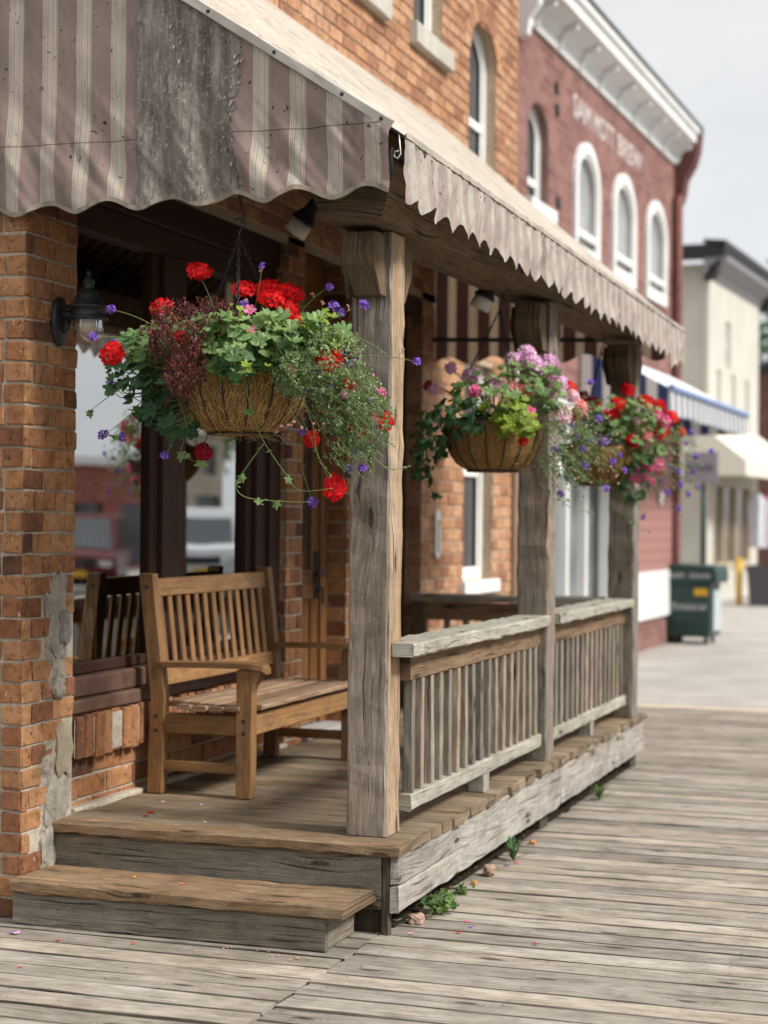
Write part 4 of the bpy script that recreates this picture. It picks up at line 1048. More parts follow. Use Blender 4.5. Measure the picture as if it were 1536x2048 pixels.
# ================================================================ floodlights under the awning
def flood(loc, yaw, pitch, label):
    t_ = thing('flood_light', loc, label, 'floodlight', 'floodlights under the awning')
    Mx = Matrix.Rotation(yaw, 3, 'Z') @ Matrix.Rotation(pitch, 3, 'Y')
    Mx = Mx @ Matrix.Diagonal((.82, .82, .82))
    mb = MB(); mb.lathe([(.001, .16), (.018, .158), (.028, .13), (.034, .07), (.052, .03), (.064, .012), (.064, .004), (.05, .004), (.03, .05), (.001, .06)], 24, loc, M=Mx); mb.build('housing', M['black_metal'], t_, True)
    mb = MB(); mb.lathe([(.001, .0), (.048, .004), (.056, -.002), (.060, -.066), (.056, -.068), (.050, -.012), (.001, .002)], 24, loc, M=Mx); mb.build('lens_ring', plain('pale_lens_ring', (.62, .60, .55), .5, .1, 20), t_, True)
    mb = MB(); p = V(loc)+Mx @ V((0, 0, .14)); mb.tube([p, p+V((.02, 0, .05)), (p.x+.03, p.y, p.z+.14)], .012, 8); mb.build('bracket', M['black_metal'], t_)
flood((-2.60, 6.6, 2.685), 0, radians(38), 'floodlight with pale lens ring beside the nearest post, under the awning')
flood((-2.25, 8.05, 2.545), .2, radians(25), 'floodlight above the pink hanging basket, under the awning')

# ================================================================ plants
FW = V((-sin(PSI), cos(PSI), 0)); RT = V((cos(PSI), sin(PSI), 0)); UP_ = V((0, 0, 1))
def frame(n):
    n = V(n).normalized(); a = n.orthogonal().normalized(); b = n.cross(a); return a, b, n
def gleaf(mb, c, n, size, t, r, lobes=7, spin=None, deep=.16):
    a, b, n = frame(n); sp = r.uniform(0, 2*pi) if spin is None else spin; c = V(c); N = 21
    cup = r.uniform(-.10, .22)*size; base = len(mb.v); fold = r.uniform(-.25, .35)
    mb.v.append(tuple(c))
    for i in range(N):
        th = 2*pi*(i+.5)/N; k = size*.5*(1+deep*cos(lobes*th)+.03*r.uniform(-1, 1))
        if i in (0, N-1): k *= .45
        x_, y_ = k*cos(th), k*sin(th)
        q = c+(a*cos(sp)+b*sin(sp))*x_+(b*cos(sp)-a*sin(sp))*y_+n*(cup*(k/size*2)**2+fold*abs(y_)*.6+.05*size*sin(lobes*th+1))
        mb.v.append(tuple(q))
    for i in range(N-1):
        mb.face((base, base+1+i, base+2+i), [(.5, .5), (0, 0), (1, 0)], t)
    mb.face((base, base+N, base+1), None, t)
def ivy(mb, c, d, n, size, t, r):
    d = V(d).normalized(); n = V(n); s = d.cross(n)
    if s.length < .01: s = d.orthogonal()
    s.normalize(); n = s.cross(d).normalized(); c = V(c)
    P_ = [(0, .05), (.42, -.12), (.36, .25), (.52, .55), (.20, .62), (0, 1.05), (-.20, .62), (-.52, .55), (-.36, .25), (-.42, -.12)]
    base = len(mb.v); mb.v.append(tuple(c+d*.4*size+n*.03*size))
    for (x_, y_) in P_: mb.v.append(tuple(c+s*x_*size+d*y_*size+n*(-.18*abs(x_)+r.uniform(-.06, .06))*size))
    m = len(P_)
    for i in range(m): mb.face((base, base+1+i, base+1+(i+1) % m), None, t)
def tiny(mb, c, d, size, t, r, wd=.42):
    d = V(d).normalized(); n = V((r.uniform(-1, 1), r.uniform(-1, 1), r.uniform(-.2, 1))); s = d.cross(n)
    if s.length < .01: s = d.orthogonal()
    s.normalize(); c = V(c); k = n.cross(s)*0
    mb.poly([c, c+d*size*.5+s*size*wd, c+d*size, c+d*size*.5-s*size*wd], t)
def floret(mb, c, n, rad, r, petals=5, t0=0.0, notch=.12, curl=.2):
    a, b, n = frame(n); sp = r.uniform(0, 6.28); c = V(c)
    for k in range(petals):
        th = sp+2*pi*k/petals+r.uniform(-.1, .1); e = a*cos(th)+b*sin(th); s = b*cos(th)-a*sin(th); R_ = rad*r.uniform(.86, 1.1); w_ = rad*.60*(5/petals)
        h = n*R_
        pts = [c+e*R_*.08, c+e*R_*.45+s*w_*.55+h*.06, c+e*R_*.82+s*w_*.62+h*curl*.6, c+e*R_*1.02+s*w_*.26+h*curl, c+e*R_*(1-notch)+h*curl*1.1, c+e*R_*1.02-s*w_*.26+h*curl, c+e*R_*.82-s*w_*.62+h*curl*.6, c+e*R_*.45-s*w_*.55+h*.06]
        mb.poly(pts, min(1, max(0, t0+r.uniform(.1, .95))))
def head_mesh(name, mat, n, frad, spread, seed, petals=5, dome=.55, eye=None):
    r = random.Random(seed); mb = MB(); 
    for k in range(n):
        z = 1-(k+.5)/n*(1.15 if dome > .5 else .8); ph = k*2.39996
        q = V((sqrt(max(0, 1-z*z))*cos(ph), sqrt(max(0, 1-z*z))*sin(ph), z)); p = V((q.x*spread, q.y*spread, q.z*spread*dome))+V((r.gauss(0, .05), r.gauss(0, .05), r.gauss(0, .05)))*spread
        nn = V((q.x, q.y, q.z+.25))+V((r.gauss(0, .2), r.gauss(0, .2), r.gauss(0, .2)))
        floret(mb, p, nn, frad, r, petals)
        mb.tube([V((0, 0, -spread*.5)), p*.6+V((0, 0, -spread*.2)), p], frad*.07, 3, .3, False)
        mb.m[-6:] = [1]*6
        if eye:
            a, b, n_ = frame(nn); c = p+n_*frad*.14
            mb.poly([c+a*frad*.17, c+b*frad*.17, c-a*frad*.17, c-b*frad*.17], .5, m=2)
    mats = [M[mat], M['stem']]+([M[eye]] if eye else [])
    return mb.mesh(name, mats)
M['eye_dark'] = plain('dark_flower_eye', (.10, .005, .02), .8, .1); M['eye_mag'] = plain('magenta_flower_eye', (.45, .02, .16), .8, .1)
HM = {}
for key, mat, n, fr, sp, pet, dome, eye in (('red', 'p_red', 17, .0205, .037, 5, .55, 'eye_dark'), ('dred', 'p_dred', 14, .019, .032, 5, .55, None), ('pink', 'p_pink', 7, .015, .016, 5, .5, 'eye_mag'),
                                         ('lilac', 'p_lilac', 16, .021, .036, 5, .55, 'eye_mag'), ('peach', 'p_peach', 13, .020, .032, 5, .5, None), ('pale', 'p_pale', 15, .020, .033, 5, .5, 'eye_mag'), ('purple', 'p_purple', 7, .0120, .0125, 5, .7, None)):
    HM[key] = [head_mesh('%s_flower_head' % key, mat, n, fr, sp, 100+i+len(key), pet, dome, eye) for i in range(3)]
def petunia_mesh():
    mb = MB(); r = random.Random(5); floret(mb, (0, 0, 0), (0, 0, 1), .021, r, 5, .1, .05, .3); mb.tube([(0, 0, -.025), (0, 0, -.01), (0, 0, .002)], [.002, .003, .006], 5, .2); mb.m[-9:] = [1]*9
    c = len(mb.f); mb.poly([(0.004, 0, .003), (0, .004, .003), (-.004, 0, .003), (0, -.004, .003)], .5, m=2)
    return mb.mesh('petunia_bloom', [M['p_pink'], M['stem'], M['p_yellow']])
HM['petunia'] = [petunia_mesh()]
def bez(p0, p1, p2, n=9):
    p0, p1, p2 = V(p0), V(p1), V(p2); return [p0*(1-t)**2+p1*2*t*(1-t)+p2*t*t for t in [i/n for i in range(n+1)]]
def place_head(parent, key, pos, nrm, r, scale=1.0, label=None):
    me = r.choice(HM[key]); o = link('flower_head' if key != 'petunia' else 'petunia_bloom', me, parent, pos)
    q = V(nrm).to_track_quat('Z', 'Y'); o.rotation_mode = 'QUATERNION'; o.rotation_quaternion = q @ Matrix.Rotation(r.uniform(0, 6.28), 3, 'Z').to_quaternion()
    o.scale = (scale*r.uniform(.9, 1.1), scale*r.uniform(.9, 1.1), scale*r.uniform(.62, 1.0))
    return o

def make_basket(name, rim, RR, H, hook, label, seed, S, spec):
    """S pixels per metre only converts the sketch measurements below to metres"""
    r = random.Random(seed); rim = V(rim)
    t_ = thing('hanging_basket', tuple(rim), label, 'hanging basket', 'hanging flower baskets under the awning')
    prof = [(RR-.012, .012), (RR, .010), (RR*1.0, -.02), (RR*.955, -.08), (RR*.86, -.14), (RR*.70, -.19), (RR*.50, -H+.006), (RR*.3, -H), (.001, -H)]
    mb = MB(); n = 72; base = 0
    for (r_, z_) in prof:
        for j in range(n):
            a = 2*pi*j/n; k = 1+.022*nz(cos(a)*5, sin(a)*5, z_*22+seed); mb.v.append((rim.x+r_*k*cos(a), rim.y+r_*k*sin(a), rim.z+z_))
    for i in range(len(prof)-1):
        for j in range(n): mb.face((i*n+j, i*n+(j+1) % n, (i+1)*n+(j+1) % n, (i+1)*n+j))
    ln = mb.build('coir_liner', M['coir'], t_, True)
    def surf(a, q):     # point on the bowl, q 0 rim .. 1 bottom
        zq = -H*(1-(1-q)**1.35); rr_ = RR*sqrt(max(0, 1-(abs(zq)/(H*1.06))**2.4)); return V((rim.x+rr_*cos(a), rim.y+rr_*sin(a), rim.z+zq))
    mb = MB()
    def sprof(z):
        for (r0, z0), (r1, z1) in zip(prof[1:-1], prof[2:]):
            if z1 <= z <= z0: k = (z-z0)/(z1-z0) if z1 != z0 else 0; return r0+(r1-r0)*k
        return RR*.3
    for k in range(spec.get('fibres', 900)):
        a = r.uniform(0, 2*pi); z = -H*r.random()**.8; pts = []; da = r.uniform(-.5, .5)*.35; dz = r.uniform(-.06, .06)
        cv = r.uniform(-.03, .03)
        for s_ in range(5):
            q = s_/4; zz = max(-H+.002, min(.008, z+dz*q+cv*sin(q*pi))); aa = a+da*q; rr_ = sprof(zz)+.003+.007*sin(q*pi)*r.random()
            pts.append((rim.x+rr_*cos(aa), rim.y+rr_*sin(aa), rim.z+zz))
        mb.tube(pts, .0008+.0005*r.random(), 3, r.random(), False)
    for k in range(spec.get('fibres', 900)//16):
        a = r.uniform(0, 2*pi); rr_ = RR*r.uniform(.2, .62); p = V((rim.x+rr_*cos(a), rim.y+rr_*sin(a), rim.z-H+.008*(rr_ > RR*.5))); d = V((r.uniform(-1, 1), r.uniform(-1, 1), r.uniform(-.9, -.1)))*r.uniform(.015, .045)
        mb.tube(bez(p, p+d*.6, p+d+V((r.uniform(-.02, .02), 0, 0)), 4), .0007, 3, .5, False)
    mb.build('coir_fibre', M['fiber'], ln)
    mb = MB()
    for (r_, z_) in ((RR+.006, .012), (RR*.5+.004, -H+.002)):
        mb.tube([(rim.x+r_*cos(2*pi*j/48), rim.y+r_*sin(2*pi*j/48), rim.z+z_) for j in range(48)], .0042, 6, .5, False, True)
    for k in range(16):
        a = 2*pi*(k+.3)/16; mb.tube([(rim.x+(sprof(z)+.006)*cos(a), rim.y+(sprof(z)+.006)*sin(a), rim.z+z) for z in [.012-i*(H+.010)/10 for i in range(11)]], .0030, 5, .5)
    mb.build('wire_frame', M['chain'], t_, True)
    hook = V(hook); apex = V((hook.x, hook.y, spec['apex']))
    for k in range(3):
        a = spec.get('ca', .6)+2*pi*k/3; e = V((rim.x+RR*cos(a), rim.y+RR*sin(a), rim.z+.012)); mb = MB(); L = (e-apex).length; d = (e-apex)/L; nl = int(L/.021)
        s1 = d.orthogonal().normalized(); s2 = d.cross(s1)
        for i in range(nl):
            c = apex+d*(L*(i+.5)/nl); s = s1 if i % 2 else s2
            mb.tube([c+d*.0135*cos(q)+s*.0055*sin(q) for q in [2*pi*j/10 for j in range(10)]], .0022, 4, .5, False, True)
        mb.build('chain', M['chain'], t_, True)
    mb = MB(); pts = []
    q0 = apex
    for i in range(13):
        a = -pi*.5+i*pi*1.25/12; pts.append(q0+V((0, 0, .045))+RT*(.020*cos(a))+V((0, 0, .020*sin(a))))
    mb.tube([q0+V((0, 0, -.01))]+[q0+V((0, 0, .012))]+pts[1:], .0036, 6)
    mb.tube([hook+V((0, 0, .05)), hook+V((0, 0, .0)), q0+RT*.008+V((0, 0, .10)), q0+RT*.02+V((0, 0, .075)), q0+RT*.012+V((0, 0, .055)), q0+V((0, 0, .05))], .0036, 6)
    mb.build('hook', M['chain'], t_, True)
    mb = MB(); mb.lathe([(.001, .05), (RR*.6, .04), (RR-.014, .0)], 24, rim); mb.build('potting_soil', M['soil'], t_)
    def at(dx, dz, dd=0.0): return rim+RT*(dx/S)+UP_*(-dz/S)+FW*dd
    # --- leaves
    for (mname, matk, kind, cl) in spec['foliage']:
        mb = MB(); st = MB()
        for c in cl:
            cx, cz, rx, rz, cnt, size, dd, ddr = c
            for k in range(cnt):
                a = r.uniform(0, 2*pi); q = sqrt(r.random()); dx, dz = cx+rx*q*cos(a), cz+rz*q*sin(a)
                dep = dd+ddr*(r.uniform(-1, 1))-(.10*(1-q*q))
                p = at(dx, dz, dep)
                out = (p-(rim+V((0, 0, -.06)))).normalized(); nn = out*.75+V((0, 0, .75))-FW*.35+V((r.gauss(0, .33), r.gauss(0, .33), r.gauss(0, .3)))
                sz = size*r.uniform(.62, 1.2); t = min(1, max(0, .42+.28*(-dz/S)/.2+r.gauss(0, .22)))
                if kind == 'geranium':
                    gleaf(mb, p, nn, sz, t, r)
                    if r.random() < .5: st.tube(bez(p, p-nn.normalized()*.02-V((0, 0, .04)), rim+(p-rim)*.35, 4), .0016, 4, .5, False)
                elif kind == 'ivy': ivy(mb, p, V((r.gauss(0, .6), r.gauss(0, .6), -1+r.gauss(0, .4))), nn, sz, t, r)
                elif kind == 'tiny':
                    tip = p; d0 = (out+V((0, 0, -.5))).normalized()
                    for q2 in range(7):
                        e = V((r.gauss(0, 1), r.gauss(0, 1), r.gauss(0, 1))).normalized()
                        tiny(mb, tip+e*sz*.5+d0*r.uniform(-1, 1)*sz*1.8, e+d0*.3, sz*r.uniform(.6, 1.2), min(1, max(0, t+r.gauss(0, .2))), r)
                    if r.random() < .4: st.tube([tip-d0*sz*2.2, tip+d0*sz*2.4], .0010, 3, .4, False)
                elif kind == 'bract':
                    d0 = (V((r.gauss(0, .6), r.gauss(0, .6), .9))+out*.6).normalized()
                    for q2 in range(10):
                        e = V((r.gauss(0, 1), r.gauss(0, 1), r.gauss(0, 1))).normalized(); tiny(mb, p+d0*(q2*.0055), e+d0*.5, sz*r.uniform(.6, 1.2), r.random()**1.2, r, .34)
                    st.tube([p-d0*.05, p+d0*.05], .0010, 3, .5, False)
        o = mb.build(mname, M[matk], t_, False)
        if st.f: st.build('stem_tuft', M['stem'] if kind != 'bract' else M['leaf_red'], o)
    # --- vines with leaves along them
    for v_ in spec.get('vines', []):
        pts = [at(*p) for p in v_['pts']]; st = MB(); sm = []
        for i in range(len(pts)-1):
            p0 = pts[max(i-1, 0)]; p1, p2 = pts[i], pts[i+1]; p3 = pts[min(i+2, len(pts)-1)]
            for q in range(6):
                t = q/6; sm.append(.5*((2*p1)+(p2-p0)*t+(2*p0-5*p1+4*p2-p3)*t*t+(3*p1-p0-3*p2+p3)*t**3))
        sm.append(pts[-1]); st.tube(sm, [v_.get('rad', .0022)*(1-.5*i/len(sm)) for i in range(len(sm))], 5, .6); 
        o = st.build('trailing_stem', M['stem'], t_, True); lf = MB()
        for i in range(2, len(sm)):
            for q in range(v_.get('n', 1)):
                if r.random() > v_.get('p', .5): continue
                d = V((r.gauss(0, .8), r.gauss(0, .8), r.gauss(-.35, .6))); 
                if v_['kind'] == 'ivy': ivy(lf, sm[i], d, V((r.gauss(0, .4), -.6, .7)), v_['size']*r.uniform(.6, 1.15), r.uniform(.2, .9), r)
                else: tiny(lf, sm[i], d, v_['size']*r.uniform(.6, 1.2), r.random(), r)
        if lf.f: lf.build('vine_foliage', M[v_['mat']], o)
    # --- blooms on their own stems
    st = MB(); sp = MB()
    for (key, dx, dz, dd, sc, ndx, ndz) in spec['blooms']:
        p = at(dx, dz, dd); nn = RT*ndx+UP_*ndz-FW*.75
        place_head(t_, key, p, nn, r, sc)
        root = at(dx*.42, min(dz*.25, 5)-12, dd*.5); 
        ctrl = (root+p)/2+V((0, 0, .05 if dz < 60 else -.02))+V((r.gauss(0, .01), 0, 0))
        th = .0026 if key in ('red', 'lilac', 'peach', 'pale', 'dred') else .0015
        tip = p-nn.normalized()*(.016 if key != 'purple' else .006)
        st.tube(bez(root, ctrl, tip, 10), [th*1.15-(th*.35)*i/10 for i in range(11)], 5, .55, False)
        if key == 'purple' and r.random() < .8:        # side bud on the thin stems
            q = bez(root, ctrl, tip, 10)[8]; e = V((r.uniform(-.03, .03), r.uniform(-.02, .02), r.uniform(.0, .035))); st.tube([q, q+e*.6, q+e], .0008, 3, .5, False)
            n0_ = len(st.f)
            for w_ in range(4): lump(st, q+e+V((r.gauss(0, .004), r.gauss(0, .004), r.gauss(0, .004))), (.0035, .0035, .0048), w_, .1, 6, 5)
            for q_ in range(n0_, len(st.f)): st.m[q_] = 1
    st.build('flower_stem', [M['stem'], M['p_bud']], t_, True)
    for k in range(spec.get('buds', 0)):
        cx, cz, rx, rz = spec['budbox']; p = at(cx+rx*r.uniform(-1, 1), cz+rz*r.uniform(-1, 1), r.uniform(-.30, -.05)); s_ = r.uniform(.004, .0075); sp = MB(); lump(sp, p, (s_, s_, s_), k, .15, 8, 6); sp.build('flower_bud', M['p_bud'], t_, True)
    return t_

# nearest basket: scarlet geraniums
S1 = 563
def rel(cx, cy, L): return [(k, x-cx, y-cy, d, s, nx, ny) for (k, x, y, d, s, nx, ny) in L]
B1 = [('red', 395, 541, -.02, 1.0, .1, .9), ('red', 328, 624, -.15, .92, -.3, .6), ('red', 232, 718, -.16, 1.0, -.25, .35), ('red', 490, 579, -.08, 1.0, 0, .8), ('red', 537, 573, -.02, 1.0, .1, .9),
      ('red', 545, 602, -.12, 1.0, .05, .8), ('red', 583, 584, -.04, .95, .35, .8), ('red', 582, 624, -.10, .9, .3, .5), ('red', 666, 727, -.25, 1.0, .25, .35), ('red', 720, 866, -.12, .85, .3, -.1), ('red', 777, 846, -.10, .85, .9, .0),
      ('red', 676, 977, -.12, .98, .6, .0), ('red', 627, 880, -.02, .7, .6, .1), ('dred', 408, 907, -.02, .85, .4, .0), ('red', 595, 648, -.16, .6, .2, .4), ('red', 375, 690, -.30, .5, -.2, .4),
      ('petunia', 507, 630, -.20, 1.0, 0, .3), ('petunia', 512, 678, -.28, 1.1, .1, .2), ('pink', 677, 667, -.15, .9, .6, .4), ('pink', 768, 786, -.10, .9, .8, .1), ('pink', 750, 838, -.10, .85, .7, 0), ('pink', 592, 753, -.30, .85, .1, .2),
      ('pale', 697, 792, -.22, .5, .3, .1), ('red', 702, 775, -.22, .5, .3, .1), ('pink', 334, 640, -.2, .5, -.2, .5), ('red', 592, 700, -.27, .4, 0, .4)]
PU = [(223, 624), (190, 681), (222, 771), (476, 678), (526, 536), (661, 573), (670, 614), (684, 628), (731, 611), (838, 720), (620, 752), (637, 742), (712, 727), (720, 903), (730, 938), (632, 1008), (337, 917), (250, 881), (209, 876), (702, 939), (742, 802), (664, 781), (690, 700), (225, 690), (611, 868), (576, 728), (492, 616), (615, 785), (697, 728), (640, 690)]
B1 += [('purple', x, y, R.uniform(-.2, -.04) if 240 < x < 690 else R.uniform(-.12, .0), R.uniform(.75, 1.15), R.uniform(-.4, .6), R.uniform(-.2, .6)) for x, y in PU]
spec1 = dict(apex=2.515, ca=radians(168.8), fibres=1500, blooms=rel(483, 745, B1), buds=70, budbox=(170, 40, 110, 90),
    foliage=[('foliage', 'leaf', 'geranium', [(20, -65, 185, 52, 190, .064, -.04, .2), (60, -40, 75, 50, 36, .072, -.24, .04), (5, -15, 60, 30, 11, .072, -.30, .02), (-170, -50, 75, 50, 44, .062, -.10, .12), (150, -75, 80, 42, 40, .055, -.08, .14)]),
             ('trailing_foliage', 'leaf_dark', 'geranium', [(-165, 35, 62, 75, 50, .064, -.10, .10), (-120, 105, 40, 45, 18, .060, -.10, .06), (-225, 15, 35, 50, 14, .052, -.12, .06), (0, 10, 40, 26, 9, .058, -.27, .02)]),
             ('lime_foliage', 'leaf_lime', 'geranium', [(168, -70, 55, 45, 20, .042, -.16, .06), (40, 5, 30, 18, 3, .036, -.30, .01), (-5, -120, 20, 15, 4, .036, -.10, .02)]),
             ('burgundy_foliage', 'leaf_red', 'bract', [(-110, -50, 62, 60, 120, .015, -.26, .05), (-95, 20, 40, 50, 60, .014, -.28, .03), (-60, -95, 60, 22, 34, .014, -.18, .05)]),
             ('small_foliage', 'leaf_grey', 'tiny', [(160, -10, 95, 75, 420, .0125, -.20, .08), (215, 60, 70, 70, 330, .0120, -.14, .07), (255, 105, 50, 70, 150, .0115, -.12, .06), (215, 160, 40, 40, 50, .011, -.14, .05), (110, 10, 40, 50, 130, .012, -.27, .03)])],
    vines=[dict(pts=[(10, 5, -.26), (30, 80, -.26), (52, 140, -.24), (95, 205, -.2), (125, 240, -.18), (190, 235, -.15)], kind='ivy', size=.038, p=.22, mat='leaf'),
           dict(pts=[(55, 150, -.24), (25, 190, -.22), (0, 230, -.2), (20, 255, -.2), (90, 262, -.18), (145, 263, -.16)], kind='ivy', size=.034, p=.28, mat='leaf'),
           dict(pts=[(200, 60, -.2), (235, 140, -.16), (270, 200, -.14), (225, 0, -.14)], kind='tiny', size=.011, p=.6, n=2, mat='leaf_grey'),
           dict(pts=[(190, 40, -.2), (225, 100, -.18), (260, 160, -.16), (300, 195, -.15), (340, 190, -.14)], kind='tiny', size=.012, p=.5, n=2, mat='leaf_grey'),
           dict(pts=[(180, 20, -.2), (240, 50, -.16), (290, 62, -.13), (318, 90, -.12)], kind='tiny', size=.012, p=.5, n=2, mat='leaf_grey'),
           dict(pts=[(170, 50, -.2), (215, 130, -.17), (232, 190, -.15), (250, 215, -.14)], kind='tiny', size=.013, p=.6, n=2, mat='leaf_grey'),
           dict(pts=[(150, -40, -.15), (215, -70, -.12), (262, -55, -.1), (300, -30, -.1)], kind='tiny', size=.011, p=.5, n=2, mat='leaf_grey'),
           dict(pts=[(120, 40, -.26), (150, 110, -.24), (160, 170, -.22), (185, 210, -.2)], kind='tiny', size=.012, p=.6, n=2, mat='leaf_grey'),
           dict(pts=[(-120, 60, -.15), (-100, 120, -.14), (-115, 165, -.12), (-85, 185, -.1)], kind='ivy', size=.045, p=.3, mat='leaf'),
           dict(pts=[(-150, 0, -.15), (-215, 20, -.14), (-265, 60, -.12), (-300, 85, -.1)], kind='ivy', size=.026, p=.3, mat='leaf'),
           dict(pts=[(-150, 50, -.15), (-205, 75, -.12), (-235, 130, -.1), (-275, 130, -.1)], kind='ivy', size=.028, p=.3, mat='leaf'),
           dict(pts=[(-30, 30, -.30), (5, 0, -.31), (25, 12, -.30), (20, 50, -.29), (-20, 62, -.28)], kind='tiny', size=.004, p=.05, mat='leaf_red', rad=.0016),
           dict(pts=[(-60, 40, -.30), (-20, 5, -.31), (10, -5, -.30), (18, 25, -.29)], kind='tiny', size=.004, p=.05, mat='leaf_red', rad=.0014)])
make_basket('b1', (-2.553, 5.9, 2.026), .235, .225, (-2.560, 5.88, 2.66), 'nearest hanging basket, full of scarlet geraniums, before the bench', 1, S1, spec1)

B2 = [('lilac', 1055, 707, .02, 1.0, .1, .8), ('lilac', 1064, 729, -.06, 1.1, .1, .6), ('lilac', 1025, 722, -.02, .95, -.1, .7), ('lilac', 905, 742, -.02, .7, -.4, .5), ('lilac', 943, 758, -.12, 1.05, -.2, .5), ('lilac', 987, 783, -.18, 1.0, .2, .3),
      ('lilac', 1102, 730, .0, 1.0, .6, .5), ('lilac', 1090, 745, -.05, 1.0, .4, .4), ('lilac', 1110, 770, -.12, 1.1, .2, .4), ('pale', 1119, 832, -.15, 1.15, .3, .1), ('peach', 1023, 785, -.2, .95, -.1, .4), ('peach', 1051, 788, -.2, .95, .1, .4),
      ('pink', 948, 793, -.22, 1.5, 0, .3), ('pink', 1049, 836, -.26, 1.7, .1, .1), ('red', 1116, 769, .03, .8, .3, .5), ('red', 1141, 776, .0, .7, .4, .5), ('red', 1040, 888, -.26, .5, 0, -.1), ('lilac', 870, 785, -.04, .6, -.4, .1), ('dred', 862, 775, .0, .7, -.4, .3),
      ('peach', 1160, 815, -.06, .9, .5, .1), ('pale', 1143, 795, -.05, .9, .4, .3), ('pale', 1093, 790, -.1, .8, .2, .3), ('red', 1150, 830, -.04, .7, .5, .2)]
B2 += [('purple', x, y, R.uniform(-.18, 0), R.uniform(.8, 1.15), R.uniform(-.2, .6), R.uniform(-.1, .5)) for x, y in ((1173, 771), (1136, 952), (1204, 976), (1240, 940), (1235, 910), (1180, 880), (1150, 870), (1160, 900), (1200, 885), (1190, 840), (1122, 985), (1170, 930), (1110, 900), (1215, 925), (1145, 850))]
spec2 = dict(apex=2.50, ca=1.2, fibres=200, blooms=rel(990, 850, B2), buds=60, budbox=(170, 50, 70, 80),
    foliage=[('foliage', 'leaf', 'geranium', [(20, -55, 110, 45, 110, .058, -.06, .18), (70, -95, 70, 30, 40, .052, -.04, .1)]),
             ('trailing_foliage', 'leaf_dark', 'ivy', [(-118, 20, 40, 55, 90, .045, -.06, .10), (-145, 80, 30, 40, 40, .042, -.05, .06), (-70, -20, 50, 40, 40, .050, -.14, .08), (-45, 0, 20, 15, 6, .06, -.24, .02)]),
             ('lime_foliage', 'leaf_lime', 'geranium', [(38, 5, 42, 28, 34, .055, -.26, .03), (20, -30, 50, 20, 16, .05, -.22, .04)]),
             ('small_foliage', 'leaf_grey', 'tiny', [(140, 35, 65, 75, 190, .0125, -.12, .1), (190, 60, 65, 65, 90, .012, -.06, .08), (130, 95, 45, 60, 70, .012, -.14, .06)])],
    vines=[dict(pts=[(110, 60, -.15), (115, 130, -.15), (150, 165, -.14), (190, 170, -.12)], kind='tiny', size=.012, p=.6, n=2, mat='leaf_grey'),
           dict(pts=[(-130, 60, -.06), (-140, 100, -.06), (-125, 125, -.06), (-110, 140, -.06)], kind='ivy', size=.04, p=.5, mat='leaf_dark')])
make_basket('b2', (-2.212, 8.10, 1.955), .235, .225, (-2.19, 8.12, 2.60), 'middle hanging basket, with pink and lilac geraniums and lime leaves', 2, 415, spec2)
B3 = [('red', 1267, 785, .0, 1.0, .1, .7), ('red', 1300, 808, -.05, 1.0, .2, .6), ('red', 1330, 817, .0, 1.0, .4, .6), ('red', 1357, 836, .0, .95, .6, .4), ('red', 1243, 815, -.1, 1.0, -.1, .5), ('red', 1232, 834, -.15, 1.15, -.1, .4), ('red', 1270, 888, -.2, 1.0, 0, .2), ('red', 1328, 866, -.12, 1.1, .3, .2),
      ('dred', 1180, 800, .05, 1.2, -.2, .5), ('red', 1203, 812, .02, 1.0, -.1, .5), ('peach', 1297, 876, -.2, 1.0, .1, .2), ('pink', 1333, 850, -.15, 1.9, .3, .3), ('pink', 1323, 835, -.1, 1.5, .3, .3), ('pink', 1299, 935, -.16, 2.0, .1, -.1), ('pink', 1325, 936, -.12, 2.0, .3, -.1), ('pink', 1283, 955, -.14, 2.0, .0, -.2), ('pink', 1303, 968, -.14, 1.8, .1, -.3), ('pale', 1277, 850, -.2, .5, 0, .3), ('red', 1376, 866, .0, .6, .6, .1)]
B3 += [('purple', x, y, R.uniform(-.15, .05), R.uniform(.8, 1.1), R.uniform(0, .7), R.uniform(-.2, .4)) for x, y in ((1388, 870), (1380, 890), (1400, 915), (1405, 975), (1364, 944), (1368, 970), (1350, 935), (1380, 990), (1372, 1017), (1300, 1035), (1335, 965), (1430, 905), (1345, 985), (1360, 905), (1395, 945))]
spec3 = dict(apex=2.50, ca=.2, fibres=80, blooms=rel(1215, 898, B3), buds=25, budbox=(120, 30, 50, 60),
    foliage=[('foliage', 'leaf', 'geranium', [(40, -60, 85, 40, 90, .06, -.05, .16), (70, -10, 50, 55, 60, .055, -.12, .08)]),
             ('trailing_foliage', 'leaf_dark', 'geranium', [(60, 40, 36, 75, 50, .05, -.08, .08), (-20, -25, 60, 30, 30, .055, -.10, .1)]),
             ('small_foliage', 'leaf_grey', 'tiny', [(110, 10, 60, 70, 130, .013, -.06, .1), (60, 90, 30, 60, 60, .012, -.10, .05), (150, 40, 50, 60, 45, .012, 0, .08)])],
    vines=[dict(pts=[(50, 60, -.12), (45, 110, -.12), (60, 150, -.1), (95, 165, -.1)], kind='tiny', size=.013, p=.6, n=2, mat='leaf_grey'),
           dict(pts=[(100, 40, -.1), (110, 90, -.1), (140, 120, -.1)], kind='tiny', size=.013, p=.6, n=2, mat='leaf_grey')])
make_basket('b3', (-2.150, 10.25, 1.935), .235, .225, (-2.15, 10.25, 2.60), 'farthest hanging basket, with red blooms, by the last post', 3, 335, spec3)

